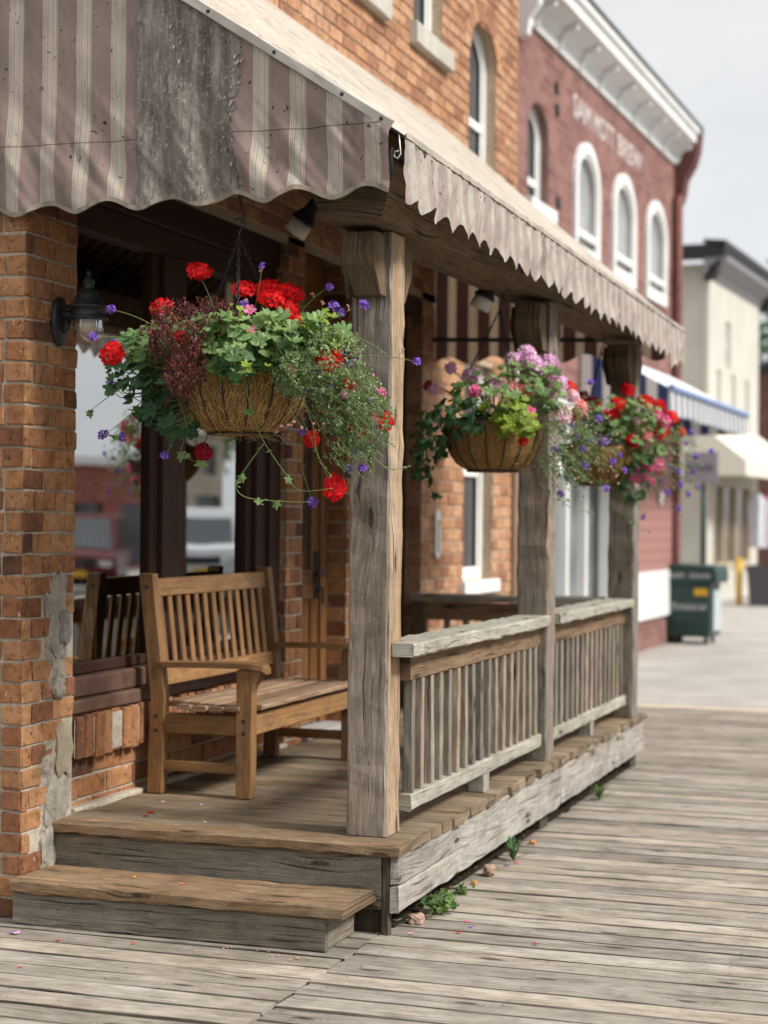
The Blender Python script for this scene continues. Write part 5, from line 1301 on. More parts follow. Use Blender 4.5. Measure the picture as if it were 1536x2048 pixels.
# ================================================================ small things on the boards
def weed(loc, h, n, seed, label, kind='blade', mat='leaf'):
    r = random.Random(seed); t_ = thing('weed', loc, label, 'weed', 'weeds along the porch'); mb = MB(); st = MB(); c = V(loc)
    for k in range(n):
        a = r.uniform(0, 6.28); d = V((cos(a)*r.uniform(.2, 1), sin(a)*r.uniform(.2, 1), r.uniform(.35, 1.1)))*h*r.uniform(.5, 1); e = c+d
        st.tube(bez(c, c+V((d.x*.3, d.y*.3, d.z*.7)), e, 4), .0012, 3, .4, False)
        if kind == 'leafy': 
            for q in range(3): gleaf(mb, e+V((r.gauss(0, .012), r.gauss(0, .012), r.gauss(0, .008))), V((r.gauss(0, .5), r.gauss(0, .5)-.4, 1)), r.uniform(.016, .034), r.random(), r, 5)
        else:
            s = d.cross(V((0, 0, 1))).normalized()*h*.07; mid = c+V((d.x*.4, d.y*.4, d.z*.75)); mb.poly([c, mid+s, e, mid-s], r.random())
    if mb.f: mb.build('weed_leaf', M[mat], t_)
    st.build('stalk', M['stem'], t_, True)
weed((-1.955, 6.47, .0), .075, 26, 1, 'leafy green weed sprouting beside the nearest corner of the porch', 'leafy')
weed((-1.965, 7.60, .0), .12, 12, 2, 'long leaved green weed against the fascia below the middle of the nearer railing', 'blade', 'leaf_dark')
weed((-1.965, 9.42, .0), .10, 34, 3, 'grassy weed tuft against the fascia under the farther railing', 'blade')
weed((-1.99, 6.86, .0), .03, 8, 4, 'tiny seedling weed in the litter under the fascia, just past the leafy corner weed', 'leafy')
def frag(loc, rad, seed, label, mat):
    mb = MB(); lump(mb, loc, rad, seed, .4, 16, 10, fr=1.4); o = mb.build('brick_fragment', mat, None, False)
    tag(o, label, 'brick fragment', 'rubble by the porch')
M['rubble'] = plain('pale_broken_brick', (.36, .24, .17), .95, .3, 30, bump=.6); M['rubble_o'] = plain('orange_brick_crumb', (.45, .22, .08), .9, .3, 30)
frag((-2.0, 6.30, .015), (.034, .04, .022), 3, 'flat pale rubble piece beside the leafy corner weed', M['rubble'])
frag((-1.985, 7.26, .022), (.028, .032, .026), 8, 'pale rounded brick lump below the nearer railing, just short of the long leaved weed', M['rubble'])
frag((-1.985, 7.03, .010), (.016, .016, .014), 12, 'small orange brick crumb under the fascia edge', M['rubble_o'])
frag((-1.985, 8.02, .010), (.018, .02, .014), 15, 'small orange brick crumb past the long leaved weed', M['rubble_o'])

petals = []
def petal(x, y, z, key, s, label, grp='fallen petals', seed=0):
    r = random.Random(int(x*991+y*677)); mb = MB(); a = r.uniform(0, 6.28); N = 9; c = V((x, y, z+.003)); base = 0
    mb.v.append(tuple(c+V((0, 0, .001))))
    for i in range(N):
        th = 2*pi*i/N; k = s*(1+.35*cos(th-a)+r.uniform(-.15, .15)); mb.v.append((x+k*cos(th), y+k*sin(th)*.8, z+.002+s*r.uniform(0, .55)))
    for i in range(N): mb.face((0, 1+i, 1+(i+1) % N), None, r.random())
    o = mb.build('fallen_petal', M[key]); tag(o, label, 'petal', grp)
petal(-3.29, 5.62, 0, 'p_lilac', .020, 'crumpled lilac petal on the boardwalk before the step')
petal(-3.305, 5.615, 0, 'p_purple', .013, 'purple petal touching the crumpled lilac one before the step')
petal(-3.55, 5.66, 0, 'p_pink', .018, 'magenta petal on the boardwalk by the pillar base')
petal(-3.03, 5.20, 0, 'p_red', .008, 'red petal alone low on the near boards, left of the seam')
petal(-3.10, 5.58, 0, 'p_red', .008, 'red petal on the boards a hand below the step front', )
petal(-2.83, 5.63, 0, 'p_red', .008, 'bright red petal on the boards below the step middle')
petal(-2.76, 5.88, .165, 'p_pink', .009, 'pink petal at the back of the step tread')
petal(-2.985, 5.93, .165, 'p_yellow', .010, 'yellow leaf scrap at the back of the step tread')
petal(-3.12, 6.36, .33, 'p_red', .016, 'large red petal on the porch deck near the bench leg')
petal(-3.11, 6.28, .33, 'p_dred', .012, 'dark red petal on the porch deck near its left edge')
petal(-2.83, 6.24, .33, 'p_pale', .008, 'pale pink petal on the porch deck near its front board')
for x, y, k in ((-3.2, 6.62, 'p_lilac'), (-3.02, 6.6, 'p_lilac'), (-2.9, 6.68, 'p_purple'), (-2.62, 6.7, 'p_purple'), (-3.26, 6.6, 'p_purple')):
    petal(x, y, .33, k, .008, 'tiny mauve petal scattered on the porch deck round the bench', 'tiny mauve petals on the deck')
petal(-2.83, 7.75, .33, 'p_pink', .018, 'magenta petal on the deck behind the bench front, beyond the stretcher')
petal(-2.16, 7.9, .33, 'p_red', .016, 'red petal on the deck ledge under the railing by the middle post')
petal(-1.83, 6.38, 0, 'p_pink', .012, 'lilac pink petal on the boards by the corner weed')
petal(-1.79, 6.30, 0, 'p_purple', .009, 'blue violet petal on the boards by the corner weed')
petal(-1.81, 6.20, 0, 'p_red', .011, 'red petal on the boards right of the porch corner')
petal(-1.96, 6.12, 0, 'p_peach', .011, 'peach petal against the porch corner')
petal(-1.50, 6.13, 0, 'p_dred', .010, 'dark red petal farthest right on the open boards')
petal(-1.96, 7.48, 0, 'p_purple', .013, 'violet petal at the foot of the long leaved weed')
petal(-1.94, 7.56, 0, 'p_pink', .013, 'magenta petal at the foot of the long leaved weed')
r_ = random.Random(8)
for k in range(12):
    petal(r_.uniform(-2.6, -2.15), r_.uniform(5.60, 5.70), 0, r_.choice(('p_yellow', 'p_yellow', 'p_peach')), r_.uniform(.004, .008), 'tiny ochre scrap on the mossy boards below the right half of the step', 'ochre scraps below the step')
for k in range(10):
    petal(r_.uniform(-3.2, -2.3), r_.uniform(5.75, 6.15), .165 if r_.random() < .5 else .33, 'p_bud', r_.uniform(.003, .005), 'tiny dry scrap on the step or front deck board', 'dry scraps on the step') if False else None

# thermometer on the far brick wall
th_ = thing('wall_thermometer', (XF+.02, 11.02, 1.40), 'white rounded wall thermometer on the far orange brick wall', 'thermometer')
mb = MB(); N = 10; pts = [(11.02+.055*cos(a), 1.52+.05*sin(a)) for a in [pi*i/N for i in range(N+1)]]+[(11.02-.055*cos(a), 1.30-.05*sin(a)) for a in [pi*i/N for i in range(N+1)]]
mb.prism(pts, (XF+.012, 0, 0), (0, 1, 0), (0, 0, 1), (.015, 0, 0)); mb.build('backing_plate', M['white_paint'], th_, fixn=True)
mb = MB(); mb.tube([(XF+.030, 11.02, 1.29), (XF+.030, 11.02, 1.50)], .005, 6); mb.build('tube', M['steel'], th_)
mb = MB(); mb.box(XF+.028, XF+.031, 11.03, 11.062, 1.46, 1.50, ax=1, c=.001); mb.build('badge', M['yellow'], th_)

# poles and a tag standing inside the shop window
cn_ = thing('cane_bundle', (-3.66, 6.72, .86), 'bundle of golden canes with a pale paper tag inside the shop window', 'canes')
mb = MB(); r_ = random.Random(4)
for k in range(7): 
    xx, yy = -3.66+r_.gauss(0, .03), 6.70+k*.022; mb.tube([(xx, yy, .3), (xx+r_.gauss(0, .015), yy+r_.gauss(0, .02), .85), (xx+r_.gauss(0, .03), yy+r_.gauss(0, .035), 1.42)], .009, 7)
mb.build('cane', plain('golden_cane', (.42, .30, .11), .5, .2, 30), cn_)
mb = MB(); mb.grid(lambda a, b: (-3.615+.008*sin(b*5), 6.71+.085*a, .985+.125*b+.01*sin(a*4)), 6, 6); mb.build('paper_tag', plain('pale_paper', (.55, .60, .62), .9, .1), cn_)
mb = MB(); mb.grid(lambda a, b: (-3.64+.03*cos(a*6.28), 6.76+.07*sin(a*6.28)*(1-.3*b), 1.33+.12*b), 14, 4); mb.build('raffia_tie', plain('straw_raffia', (.35, .31, .22), .9, .3, 40), cn_)

# ================================================================ red painted brick building
E_ = V((.03, 1, 0)).normalized(); N_ = V((E_.y, -E_.x, 0)); RO = V((-3.40, 13.06, 0))
def rmap(u, z, d): p = RO+E_*u+N_*d; return (p.x, p.y, z)
red = thing('red_brick_building', tuple(RO+E_*3), 'red painted brick building with white cornice, next door', 'building')
def painted_brick(name, c, mort):
    m = NT(name); u, v, _ = m.sep(m.uv()); bt = m.n('ShaderNodeTexBrick', {'Scale': 1.0, 'Mortar Size': .008, 'Brick Width': .21, 'Row Height': .078, 'Color1': (*c, 1), 'Color2': (c[0]*.62, c[1]*.55, c[2]*.55, 1), 'Mortar': (*mort, 1), 'Mortar Smooth': .3})
    m.set(bt.inputs['Vector'], m.comb(u, v)); P = m.obj(); n = m.noise(P, 1.2, 6, .7)
    col = m.mix(1.0, bt.outputs[0], m.ramp(n, [(.28, .68), (.5, 1), (.75, 1.15)]), 'MULTIPLY')
    d = m.noise(m.n('ShaderNodeMapping', {0: P, 3: (2, 2, .5)}).outputs[0], 1.5, 5, .7)
    col = m.mix(m.n('ShaderNodeMapRange', {0: d, 1: .55, 2: .75, 3: 0, 4: .35}).outputs[0], col, (.12, .06, .05))
    return m.fin(col, .9, m.bump(bt.outputs[1], -.5, .006), spec=.15)
M['red_brick'] = painted_brick('red_painted_brick', (.285, .150, .128), (.25, .155, .138))
RW = [(.30, .90, 4.0, 4.56, .24), (1.67, 2.57, 3.75, 4.38, .41), (3.09, 4.05, 3.75, 4.38, .41), (4.56, 5.55, 3.75, 4.38, .41)]
RLEN = 6.08
LOWO = [(.9, 3.55, .02, 2.55, 0)]
mb = MB(); wall(mb, rmap, -2.4, RLEN, 0, 5.5, RW+LOWO, .16)
e0 = rmap(RLEN, 0, 0); mb.quad(e0, (e0[0]-6, e0[1], 0), (e0[0]-6, e0[1], 5.5), (e0[0], e0[1], 5.5), uvs=[(0, 0), (6, 0), (6, 5.5), (0, 5.5)])
f0 = rmap(-2.4, 0, 0); mb.quad((f0[0], f0[1], 5.5), (e0[0], e0[1], 5.5), (e0[0]-6, e0[1], 5.5), (f0[0]-6, f0[1], 5.5))
mb.build('wall', M['red_brick'], red)
for i, o in enumerate(RW):
    s_ = sash(red, rmap, o, .12 if i == 0 else .05, fw=.05 if i == 0 else .095, name='arched_window', pane='pane_pale' if i else 'pane_up', bar=3.98 if i else 4.2, proud=.05 if i == 0 else .085)
mb = MB(); mb.prism([(-.06, 3.9), (.06, 3.9), (.06, 4.0), (-.06, 4.0)], rmap(.22, 0, 0), N_, (0, 0, 1), E_*.76); mb.build('window_sill', M['white_paint'], red, fixn=True)
# cornice
mb = MB(); prof = [(0, 5.34), (.03, 5.34), (.035, 5.43), (.06, 5.45), (.075, 5.50), (.20, 5.555), (.235, 5.56), (.24, 5.64), (.265, 5.66), (.275, 5.72), (0, 5.74)]
mb.prism(prof, rmap(.02, 0, 0), N_, (0, 0, 1), E_*(RLEN-.05)); cor = mb.build('cornice', M['white_paint'], red, fixn=True)
mb = MB(); mb.prism([(-.2, 5.742), (.285, 5.722), (.29, 5.75), (-.2, 5.78)], rmap(0, 0, 0), N_, (0, 0, 1), E_*(RLEN+.1)); mb.build('roof_flashing', plain('dark_green_flashing', (.05, .065, .06), .6), cor, fixn=True)
for k in range(9):
    mb = MB(); mb.prism([(.02, 5.36), (.05, 5.36), (.10, 5.47), (.19, 5.50), (.20, 5.552), (.02, 5.50)], rmap(.35+k*.70, 0, 0), N_, (0, 0, 1), E_*.07); mb.build('cornice_bracket', M['white_paint'], cor, fixn=True)
mb = MB()
mb.prism([(.0, 5.18), (.07, 5.2), (.09, 5.32), (.16, 5.42), (.18, 5.55), (.24, 5.60), (.24, 5.74), (0, 5.74)], rmap(.0, 0, 0), N_, (0, 0, 1), E_*.10); mb.build('end_bracket', M['white_paint'], red, fixn=True)
mb = MB(); pr = [(0, 4.92), (.07, 4.95), (.10, 5.06), (.12, 5.2), (.21, 5.36), (.25, 5.50)]+[(.13+.14*cos(a), 5.70+.14*sin(a)) for a in [i*pi/10 for i in range(11)]]+[(0, 5.70)]
mb.prism(pr, rmap(RLEN-.06, 0, 0), N_, (0, 0, 1), E_*.24); mb.build('end_bracket', plain('dark_red_bracket', (.13, .045, .04), .7), red, fixn=True)
mb = MB(); mb.tube([rmap(RLEN-.12, z, .06) for z in (0, 1, 2.5, 4, 5.0)], .05, 10); mb.build('downspout', plain('rusty_red_pipe', (.16, .06, .045), .7, .3), red, True)
# painted lettering on the wall
def text_mesh(txt, size, name, mat, parent, origin, ex, ez, nrm, width=None, ext=.002):
    cu = bpy.data.curves.new(name, 'FONT'); cu.body = txt; cu.size = size; cu.extrude = ext; cu.offset = .006
    to = bpy.data.objects.new('tmp_text', cu); COL.objects.link(to)
    dg = bpy.context.evaluated_depsgraph_get(); me = bpy.data.meshes.new_from_object(to.evaluated_get(dg)); bpy.data.objects.remove(to); bpy.data.curves.remove(cu)
    xs = [v.co.x for v in me.vertices]; w0, w1 = min(xs), max(xs); k = width/(w1-w0) if width else 1
    off = WL[parent.name]
    for v in me.vertices:
        c = v.co.copy(); v.co = V(origin)+V(ex)*((c.x-w0)*k)+V(ez)*c.y+V(nrm)*(c.z+.004)-off
    me.materials.clear(); me.materials.append(mat); me.name = name
    return link(name, me, parent, off)
M['wall_letter'] = plain('faded_white_wall_paint', (.52, .45, .43), .9, .25, 8, dirt=(.33, .2, .18), dirt_amt=.5)
for txt, u0, wd in (('SAM', 1.67, .62), ('MOTT', 2.40, .78), ('BREW', 3.34, 1.03)):
    text_mesh(txt, .27, 'wall_lettering', M['wall_letter'], red, rmap(u0, 4.945, 0), E_, (0, 0, 1), N_, wd)
for (u_, z_) in ((1.12, 5.02), (1.15, 4.85), (1.2, 4.1)):
    mb = MB(); mb.prism([(-.05, -.02), (.05, -.02), (.02, .0), (.05, .06), (-.02, .03), (-.05, .06)], rmap(u_, z_, .0), E_, (0, 0, 1), N_*.02); mb.build('anchor_plate', M['black_metal'], red, fixn=True)
# white shop entrance in the ground floor
mb = MB()
for (a, b) in ((.92, 1.10), (1.62, 1.70), (2.28, 2.36), (2.95, 3.20), (3.40, 3.53)): mb.prism([(a, .02), (b, .02), (b, 2.5), (a, 2.5)], rmap(0, 0, -.10), E_, (0, 0, 1), N_*.09)
for (z0, z1) in ((.02, .62), (1.9, 2.02), (2.42, 2.54)): mb.prism([(1.102, z0), (3.398, z0), (3.398, z1), (1.102, z1)], rmap(0, 0, -.10), E_, (0, 0, 1), N_*.07)
ent = mb.build('shop_front', M['white_paint'], red, fixn=True)
g = MB(); g.quad(rmap(1.1, .6, -.08), rmap(3.4, .6, -.08), rmap(3.4, 2.45, -.08), rmap(1.1, 2.45, -.08)); g.build('pane', plain('pale_reflecting_pane', (.17, .18, .18), .1, .5, 2.2, spec=.8), ent)
mb = MB(); mb.box(-3.36, -3.14, 15.92, 16.14, .02, 2.6, ax=2, c=.02); mb.box(-3.4, -3.1, 15.88, 16.18, .02, .35, ax=2, c=.01); mb.box(-3.4, -3.1, 15.88, 16.18, 2.45, 2.6, ax=0, c=.01); mb.build('white_column', M['white_paint'], red)
mb = MB(); mb.prism([(3.6, .52), (RLEN-.02, .52), (RLEN-.02, 1.0), (3.6, 1.0)], rmap(0, 0, .0), E_, (0, 0, 1), N_*.04); mb.prism([(3.6, .02), (RLEN-.02, .02), (RLEN-.02, .06), (3.6, .06)], rmap(0, 0, .0), E_, (0, 0, 1), N_*.012)
mb.build('white_base', M['white_paint'], red, fixn=True)
M['clap_red'] = (lambda m: m.fin(m.mix(m.math('GREATER_THAN', m.math('FRACT', m.math('DIVIDE', m.sep(m.obj())[2], .11)), .9), (.33, .165, .145), (.2, .09, .08)), .8))(NT('pink_red_clapboard'))
mb = MB(); mb.prism([(3.6, 1.0), (RLEN-.14, 1.0), (RLEN-.14, 2.55), (3.6, 2.55)], rmap(0, 0, 0), E_, (0, 0, 1), N_*.03); mb.build('clapboard', M['clap_red'], red, fixn=True)
mb = MB(); mb.lathe([(.001, .02), (.07, .02), (.075, 0)], 16, rmap(5.2, 1.75, .05), M=Matrix.Rotation(radians(90), 3, 'Y')); mb.build('meter_cover', M['white_paint'], red)

# blue and white awning on the red building
ba = thing('blue_awning', rmap(4, 2.7, .3), 'blue and white striped awning on the red building', 'awning')
def bstripe(name, period, blue=(.035, .055, .16), fr=.5):
    m = NT(name); u, v, _ = m.sep(m.uv()); f = m.math('GREATER_THAN', m.math('FRACT', m.math('DIVIDE', u, period)), fr); col = m.mix(f, (.70, .70, .69), blue)
    m.set(m.b.inputs['Base Color'], col); m.b.inputs['Roughness'].default_value = .8
    tr = m.n('ShaderNodeBsdfTranslucent', {0: col}); mx = m.n('ShaderNodeMixShader', {0: .2, 1: m.b.outputs[0], 2: tr.outputs[0]}); m.nt.links.new(mx.outputs[0], m.out.inputs[0]); return m.mat
M['blue_wide'] = bstripe('wide_blue_stripes', .19); M['blue_thin'] = bstripe('thin_blue_stripes', .26, (.10, .115, .17), .55)
U0, U1, PD = 1.95, 6.0, .78
mb = MB(); mb.grid(lambda a, b: rmap(U0+(U1-U0)*a, 3.05-(.42)*b, .02+PD*b), 40, 6, lambda a, b: ((U1-U0)*a, b)); mb.build('canopy', plain('white_blue_canopy', (.66, .67, .68), .8, .06, 6), ba)
mb = MB(); mb.grid(lambda a, b: rmap(U0+(U1-U0)*a, 2.63-.20*b-.03*b*abs(sin(a*60)), .80+.012*b), 160, 4, lambda a, b: ((U1-U0)*a, b)); mb.build('front_valance', M['blue_thin'], ba)
mb = MB(); mb.grid(lambda a, b: rmap(U0, (3.05-.42*a)*(1-b)+(2.43+.02*abs(sin(a*13)))*b, .02+PD*a), 30, 6, lambda a, b: (PD*a, b)); mb.build('side_panel', M['blue_wide'], ba)
mb = MB(); mb.grid(lambda a, b: rmap(U1, (3.05-.42*a)*(1-b)+2.43*b, .02+PD*a), 10, 4, lambda a, b: (PD*a, b)); mb.build('side_panel', M['blue_wide'], ba)
mb = MB(); mb.tube([rmap(U0-.01, 2.64, .805), rmap(U1+.01, 2.64, .805)], .03, 8); mb.build('edge_piping', plain('blue_edge_piping', (.22, .30, .50), .7), ba)

# the red building stands a little behind the orange shop's street line
SC = 1.16
for o_ in (red, ba):
    l = o_.location.copy(); o_.scale = (SC, SC, SC); o_.location = (l.x-RO.x-.545+RO.x+(l.x-RO.x)*(SC-1), l.y+2.09+(l.y-RO.y)*(SC-1), l.z*SC-.24)
# green street bin
bi = thing('street_bin', (-3.43, 22.1, 0), 'dark green street bin with pale lettering and an orange sticker', 'bin')
Bq = Matrix.Rotation(-.06, 3, 'Z')
def bq(x, y, z): p = Bq @ V((x, y, 0)); return V((-3.47+p.x, 21.85+p.y, z))
mb = MB()
for (a, b, c, d, z0, z1) in ((-.27, .27, 0, .62, .09, .76),): mb.prism([(a, c), (b, c), (b, d), (a, d)], bq(0, 0, z0), Bq @ V((1, 0, 0)), Bq @ V((0, 1, 0)), (0, 0, z1-z0))
bd = mb.build('body', M['green_paint'], bi, bevel=.02, fixn=True)
mb = MB(); mb.prism([(-.30, .75), (.34, .75), (.36, .80), (.345, .93), (.30, .965), (-.27, .985), (-.31, .90), (-.325, .80)], bq(0, -.05, 0), Bq @ V((1, 0, 0)), (0, 0, 1), Bq @ V((0, .74, 0))); mb.build('lid', M['green_paint'], bi, bevel=.015, fixn=True)
def strokes(parent, u0, u1, z0, z1, n, seed, mat=None, off=-.056):
    r = random.Random(seed); mb = MB(); k = 0; u = u0
    while u < u1-.01:
        wd = r.uniform(.014, .030); h = (z1-z0)*r.uniform(.62, 1.0); zz = z0
        p = bq(u, off, zz); q = bq(u+wd*.4, off, zz); ex = Bq @ V((1, 0, 0))
        mb.prism([(0, 0), (wd*.42, 0), (wd*.42+r.uniform(-.004, .004), h), (r.uniform(-.004, .004), h)], p, ex, (0, 0, 1), Bq @ V((0, .003, 0)))
        if r.random() < .7: zc = r.choice((0, h*.42, h*.82)); mb.prism([(0, zc), (wd, zc), (wd, zc+h*.17), (0, zc+h*.17)], p, ex, (0, 0, 1), Bq @ V((0, .0025, 0)))
        u += wd+.008
    mb.build('lettering', mat or M['letter_white'], parent, fixn=True)
strokes(bi, -.27, -.02, .82, .885, 8, 1); strokes(bi, .03, .27, .815, .88, 7, 2)
strokes(bi, -.24, .22, .42, .51, 14, 3, off=-.006)
strokes(bi, -.22, .12, .30, .335, 10, 4, plain('dim_lettering', (.10, .115, .11), .7), off=-.006)
mb = MB(); mb.prism([(.07, .60), (.235, .60), (.235, .69), (.07, .69)], bq(0, -.006, 0), Bq @ V((1, 0, 0)), (0, 0, 1), Bq @ V((0, .004, 0))); mb.build('sticker', M['yellow'], bi, fixn=True)
for (x_, y_) in ((-.2, .1), (.2, .1), (-.2, .5), (.2, .5)):
    mb = MB(); mb.lathe([(.001, -.02), (.05, -.02), (.055, 0), (.05, .02), (.001, .02)], 14, bq(x_, y_, .056), M=Matrix.Rotation(radians(90), 3, 'Y')); mb.build('caster', M['black_metal'], bi)
mb = MB(); mb.prism([(.275, .05), (.285, .05), (.285, .5), (.275, .5)], bq(0, .1, .16), Bq @ V((1, 0, 0)), Bq @ V((0, 1, 0)), (0, 0, .5)); mb.build('side_notice', plain('pale_side_notice', (.42, .46, .45), .6), bi, fixn=True)

# sign on a green pole
sg = thing('street_sign', (-3.62, 24, 0), 'grey lilac sign board on a dark green pole above the bin', 'sign')
mb = MB(); mb.tube([(-3.62, 24, 0), (-3.62, 24, 1.2), (-3.62, 24, 2.45)], .035, 12); mb.lathe([(.07, 0), (.07, .03), (.04, .06)], 14, (-3.62, 24, 0)); mb.build('pole', M['green_paint'], sg, True)
mb = MB(); mb.box(-3.88, -3.42, 23.93, 23.96, 2.03, 2.45, ax=0, c=.008); mb.build('panel', plain('grey_lilac_panel', (.33, .31, .34), .6, .08), sg)
mb = MB()
r_ = random.Random(6)
for k in range(9): mb.box(-3.82+k*.04, -3.82+k*.04+.022, 23.924, 23.928, 2.20, 2.20+r_.uniform(.06, .10), ax=2, c=.001)
mb.build('lettering', plain('dark_sign_marks', (.16, .15, .19), .7), sg)

# ================================================================ cream clapboard building
CE = V((.067, 1, 0)).normalized(); CN = V((CE.y, -CE.x, 0)); CO = V((-5.0, 33.4, 0))
def cmap(u, z, d): p = CO+CE*u+CN*d; return (p.x, p.y, z)
cr_ = thing('cream_building', tuple(CO+CE*2.5-CN*2), 'cream clapboard building with a black cornice', 'building')
M['cream'] = (lambda m: m.fin(m.mix(m.math('GREATER_THAN', m.math('FRACT', m.math('DIVIDE', m.sep(m.obj())[2], .13)), .86),
    m.mix(1.0, (.58, .555, .485), m.ramp(m.noise(m.obj(), 1.1, 5), [(.3, .9), (.7, 1.06)]), 'MULTIPLY'), (.40, .365, .30)), .8))(NT('cream_clapboard'))
CW = [(1.7, 2.15, 4.55, 5.45, 0), (.9, 1.25, 2.95, 4.45, 0), (2.3, 2.65, 2.95, 4.45, 0), (3.7, 4.05, 2.95, 4.45, 0)]
CL = 5.1
mb = MB(); wall(mb, cmap, 0, CL, 0, 6.35, CW+[(.7, 4.4, .55, 2.2, 0)], .12)
a0 = V(cmap(0, 0, 0)); mb.quad(a0, a0-CN*7, a0-CN*7+UP_*6.35, a0+UP_*6.35); a1 = V(cmap(CL, 0, 0)); mb.quad(a1, a1-CN*7, a1-CN*7+UP_*6.35, a1+UP_*6.35)
mb.quad(a0+UP_*6.35, a1+UP_*6.35, a1-CN*7+UP_*6.35, a0-CN*7+UP_*6.35)
mb.build('wall', M['cream'], cr_)
mb = MB(); mb.prism([(0, 0), (.08, 0), (.08, .04), (0, .04)], cmap(-.02, 0, -.04), CN, CE, (0, 0, 6.3)); mb.build('corner_board', plain('cream_trim', (.62, .58, .49), .7, .05), cr_, fixn=True)
for o in CW: sash(cr_, cmap, o, .10, fw=.03, name='window', mat='cream_trim_' if False else 'white_paint')
M['black_trim'] = plain('black_cornice_paint', (.02, .021, .024), .6, .2)
M['grey_trim'] = plain('grey_cornice_soffit', (.27, .26, .28), .7, .1)
mb = MB(); mb.prism([(0, 6.12), (.04, 6.12), (.10, 6.25), (.34, 6.42), (.36, 6.60), (0, 6.68)], cmap(-.35, 0, 0), CN, (0, 0, 1), CE*(CL+.6)); cc = mb.build('cornice', M['grey_trim'], cr_, fixn=True)
mb = MB(); mb.prism([(-7, 6.42), (.37, 6.42), (.40, 6.66), (-7, 6.72)], cmap(-.38, 0, 0), CN, (0, 0, 1), CE*.36); mb.prism([(.365, 6.55), (.40, 6.55), (.42, 6.72), (0, 6.76), (0, 6.70)], cmap(-.38, 0, 0), CN, (0, 0, 1), CE*(CL+.7))
mb.prism([(0, 6.0), (.20, 6.05), (.30, 6.42), (0, 6.42)], cmap(-.30, 0, 0), CN, (0, 0, 1), CE*.28); mb.prism([(0, 6.0), (.20, 6.05), (.30, 6.42), (0, 6.42)], cmap(CL, 0, 0), CN, (0, 0, 1), CE*.28)
mb.build('cornice_edge', M['black_trim'], cc, fixn=True)
# shop front with columns
mb = MB()
for (a, b) in ((.70, .85), (1.7, 1.86), (2.9, 3.06), (4.25, 4.4)): mb.prism([(a, .55), (b, .55), (b, 2.2), (a, 2.2)], cmap(0, 0, -.10), CE, (0, 0, 1), CN*.08)
mb.prism([(.852, .55), (4.248, .55), (4.248, .72), (.852, .72)], cmap(0, 0, -.10), CE, (0, 0, 1), CN*.1); sf = mb.build('shop_front', plain('tan_shop_trim', (.47, .39, .28), .7, .1), cr_, fixn=True)
g = MB(); g.quad(cmap(.7, .6, -.09), cmap(4.4, .6, -.09), cmap(4.4, 2.2, -.09), cmap(.7, 2.2, -.09)); g.build('pane', plain('brown_shop_pane', (.16, .125, .09), .2, .5, 2.5, spec=.7), sf)
# wrap-round canopy
ca = thing('cream_awning', cmap(2, 2.9, .5), 'cream awning wrapping the front of the cream clapboard building', 'awning')
mb = MB(); Wd = .95
A = [cmap(-1.0, 2.25, Wd), cmap(CL, 2.25, Wd), cmap(CL, 2.50, Wd), cmap(-1.0, 2.50, Wd)]
mb.grid(lambda a, b: cmap(-1.0+(CL+1.0)*a, 3.35-.72*b, .02+(Wd-.02)*b), 20, 6); mb.build('canopy', plain('cream_canvas', (.66, .62, .52), .8, .05), ca)
mb = MB(); mb.grid(lambda a, b: cmap(-1.0+(CL+1.0)*a, 2.63-.28*b, Wd), 20, 2); mb.grid(lambda a, b: cmap(-1.0, (3.35-.72*a if a > 0 else 3.35)*(1-b)+2.35*b, .02+(Wd-.02)*a), 8, 4)
mb.grid(lambda a, b: cmap(-1.0, 2.9*(1-b)+2.35*b, -1.6*(1-a)), 8, 3); mb.build('valance', plain('cream_valance', (.70, .65, .54), .8, .05), ca)
# things at the shop front: planter tub, yellow post, hung clothes
pt_ = thing('planter_tub', (-4.55, 33.2, 0), 'dark grey planter tub at the right edge beyond the bin', 'planter')
mb = MB(); 
mb.prism([(-.5, 0), (.5, 0), (.55, .62), (.58, .64), (.58, .72), (-.58, .72), (-.58, .64), (-.55, .62)], (-3.55, 32.4, 0), (1, 0, 0), (0, 0, 1), (0, .6, 0)); mb.build('tub', plain('dark_grey_tub', (.07, .065, .068), .6), pt_, fixn=True)
mb = MB(); mb.box(-4.02, -3.08, 32.45, 32.95, .66, .735, ax=0); mb.build('potting_soil', M['soil'], pt_)
yp = thing('yellow_post', (-4.18, 32.6, 0), 'yellow post standing beside the dark planter tub', 'post')
mb = MB(); mb.tube([(-4.25, 32.5, 0), (-4.25, 32.5, .4), (-4.25, 32.5, .80)], .055, 12); mb.build('shaft', M['yellow'], yp, True); mb = MB(); mb.lathe([(.06, 0), (.062, .03), (.03, .06), (.001, .065)], 12, (-4.25, 32.5, .80)); mb.build('cap', M['yellow'], yp, True)
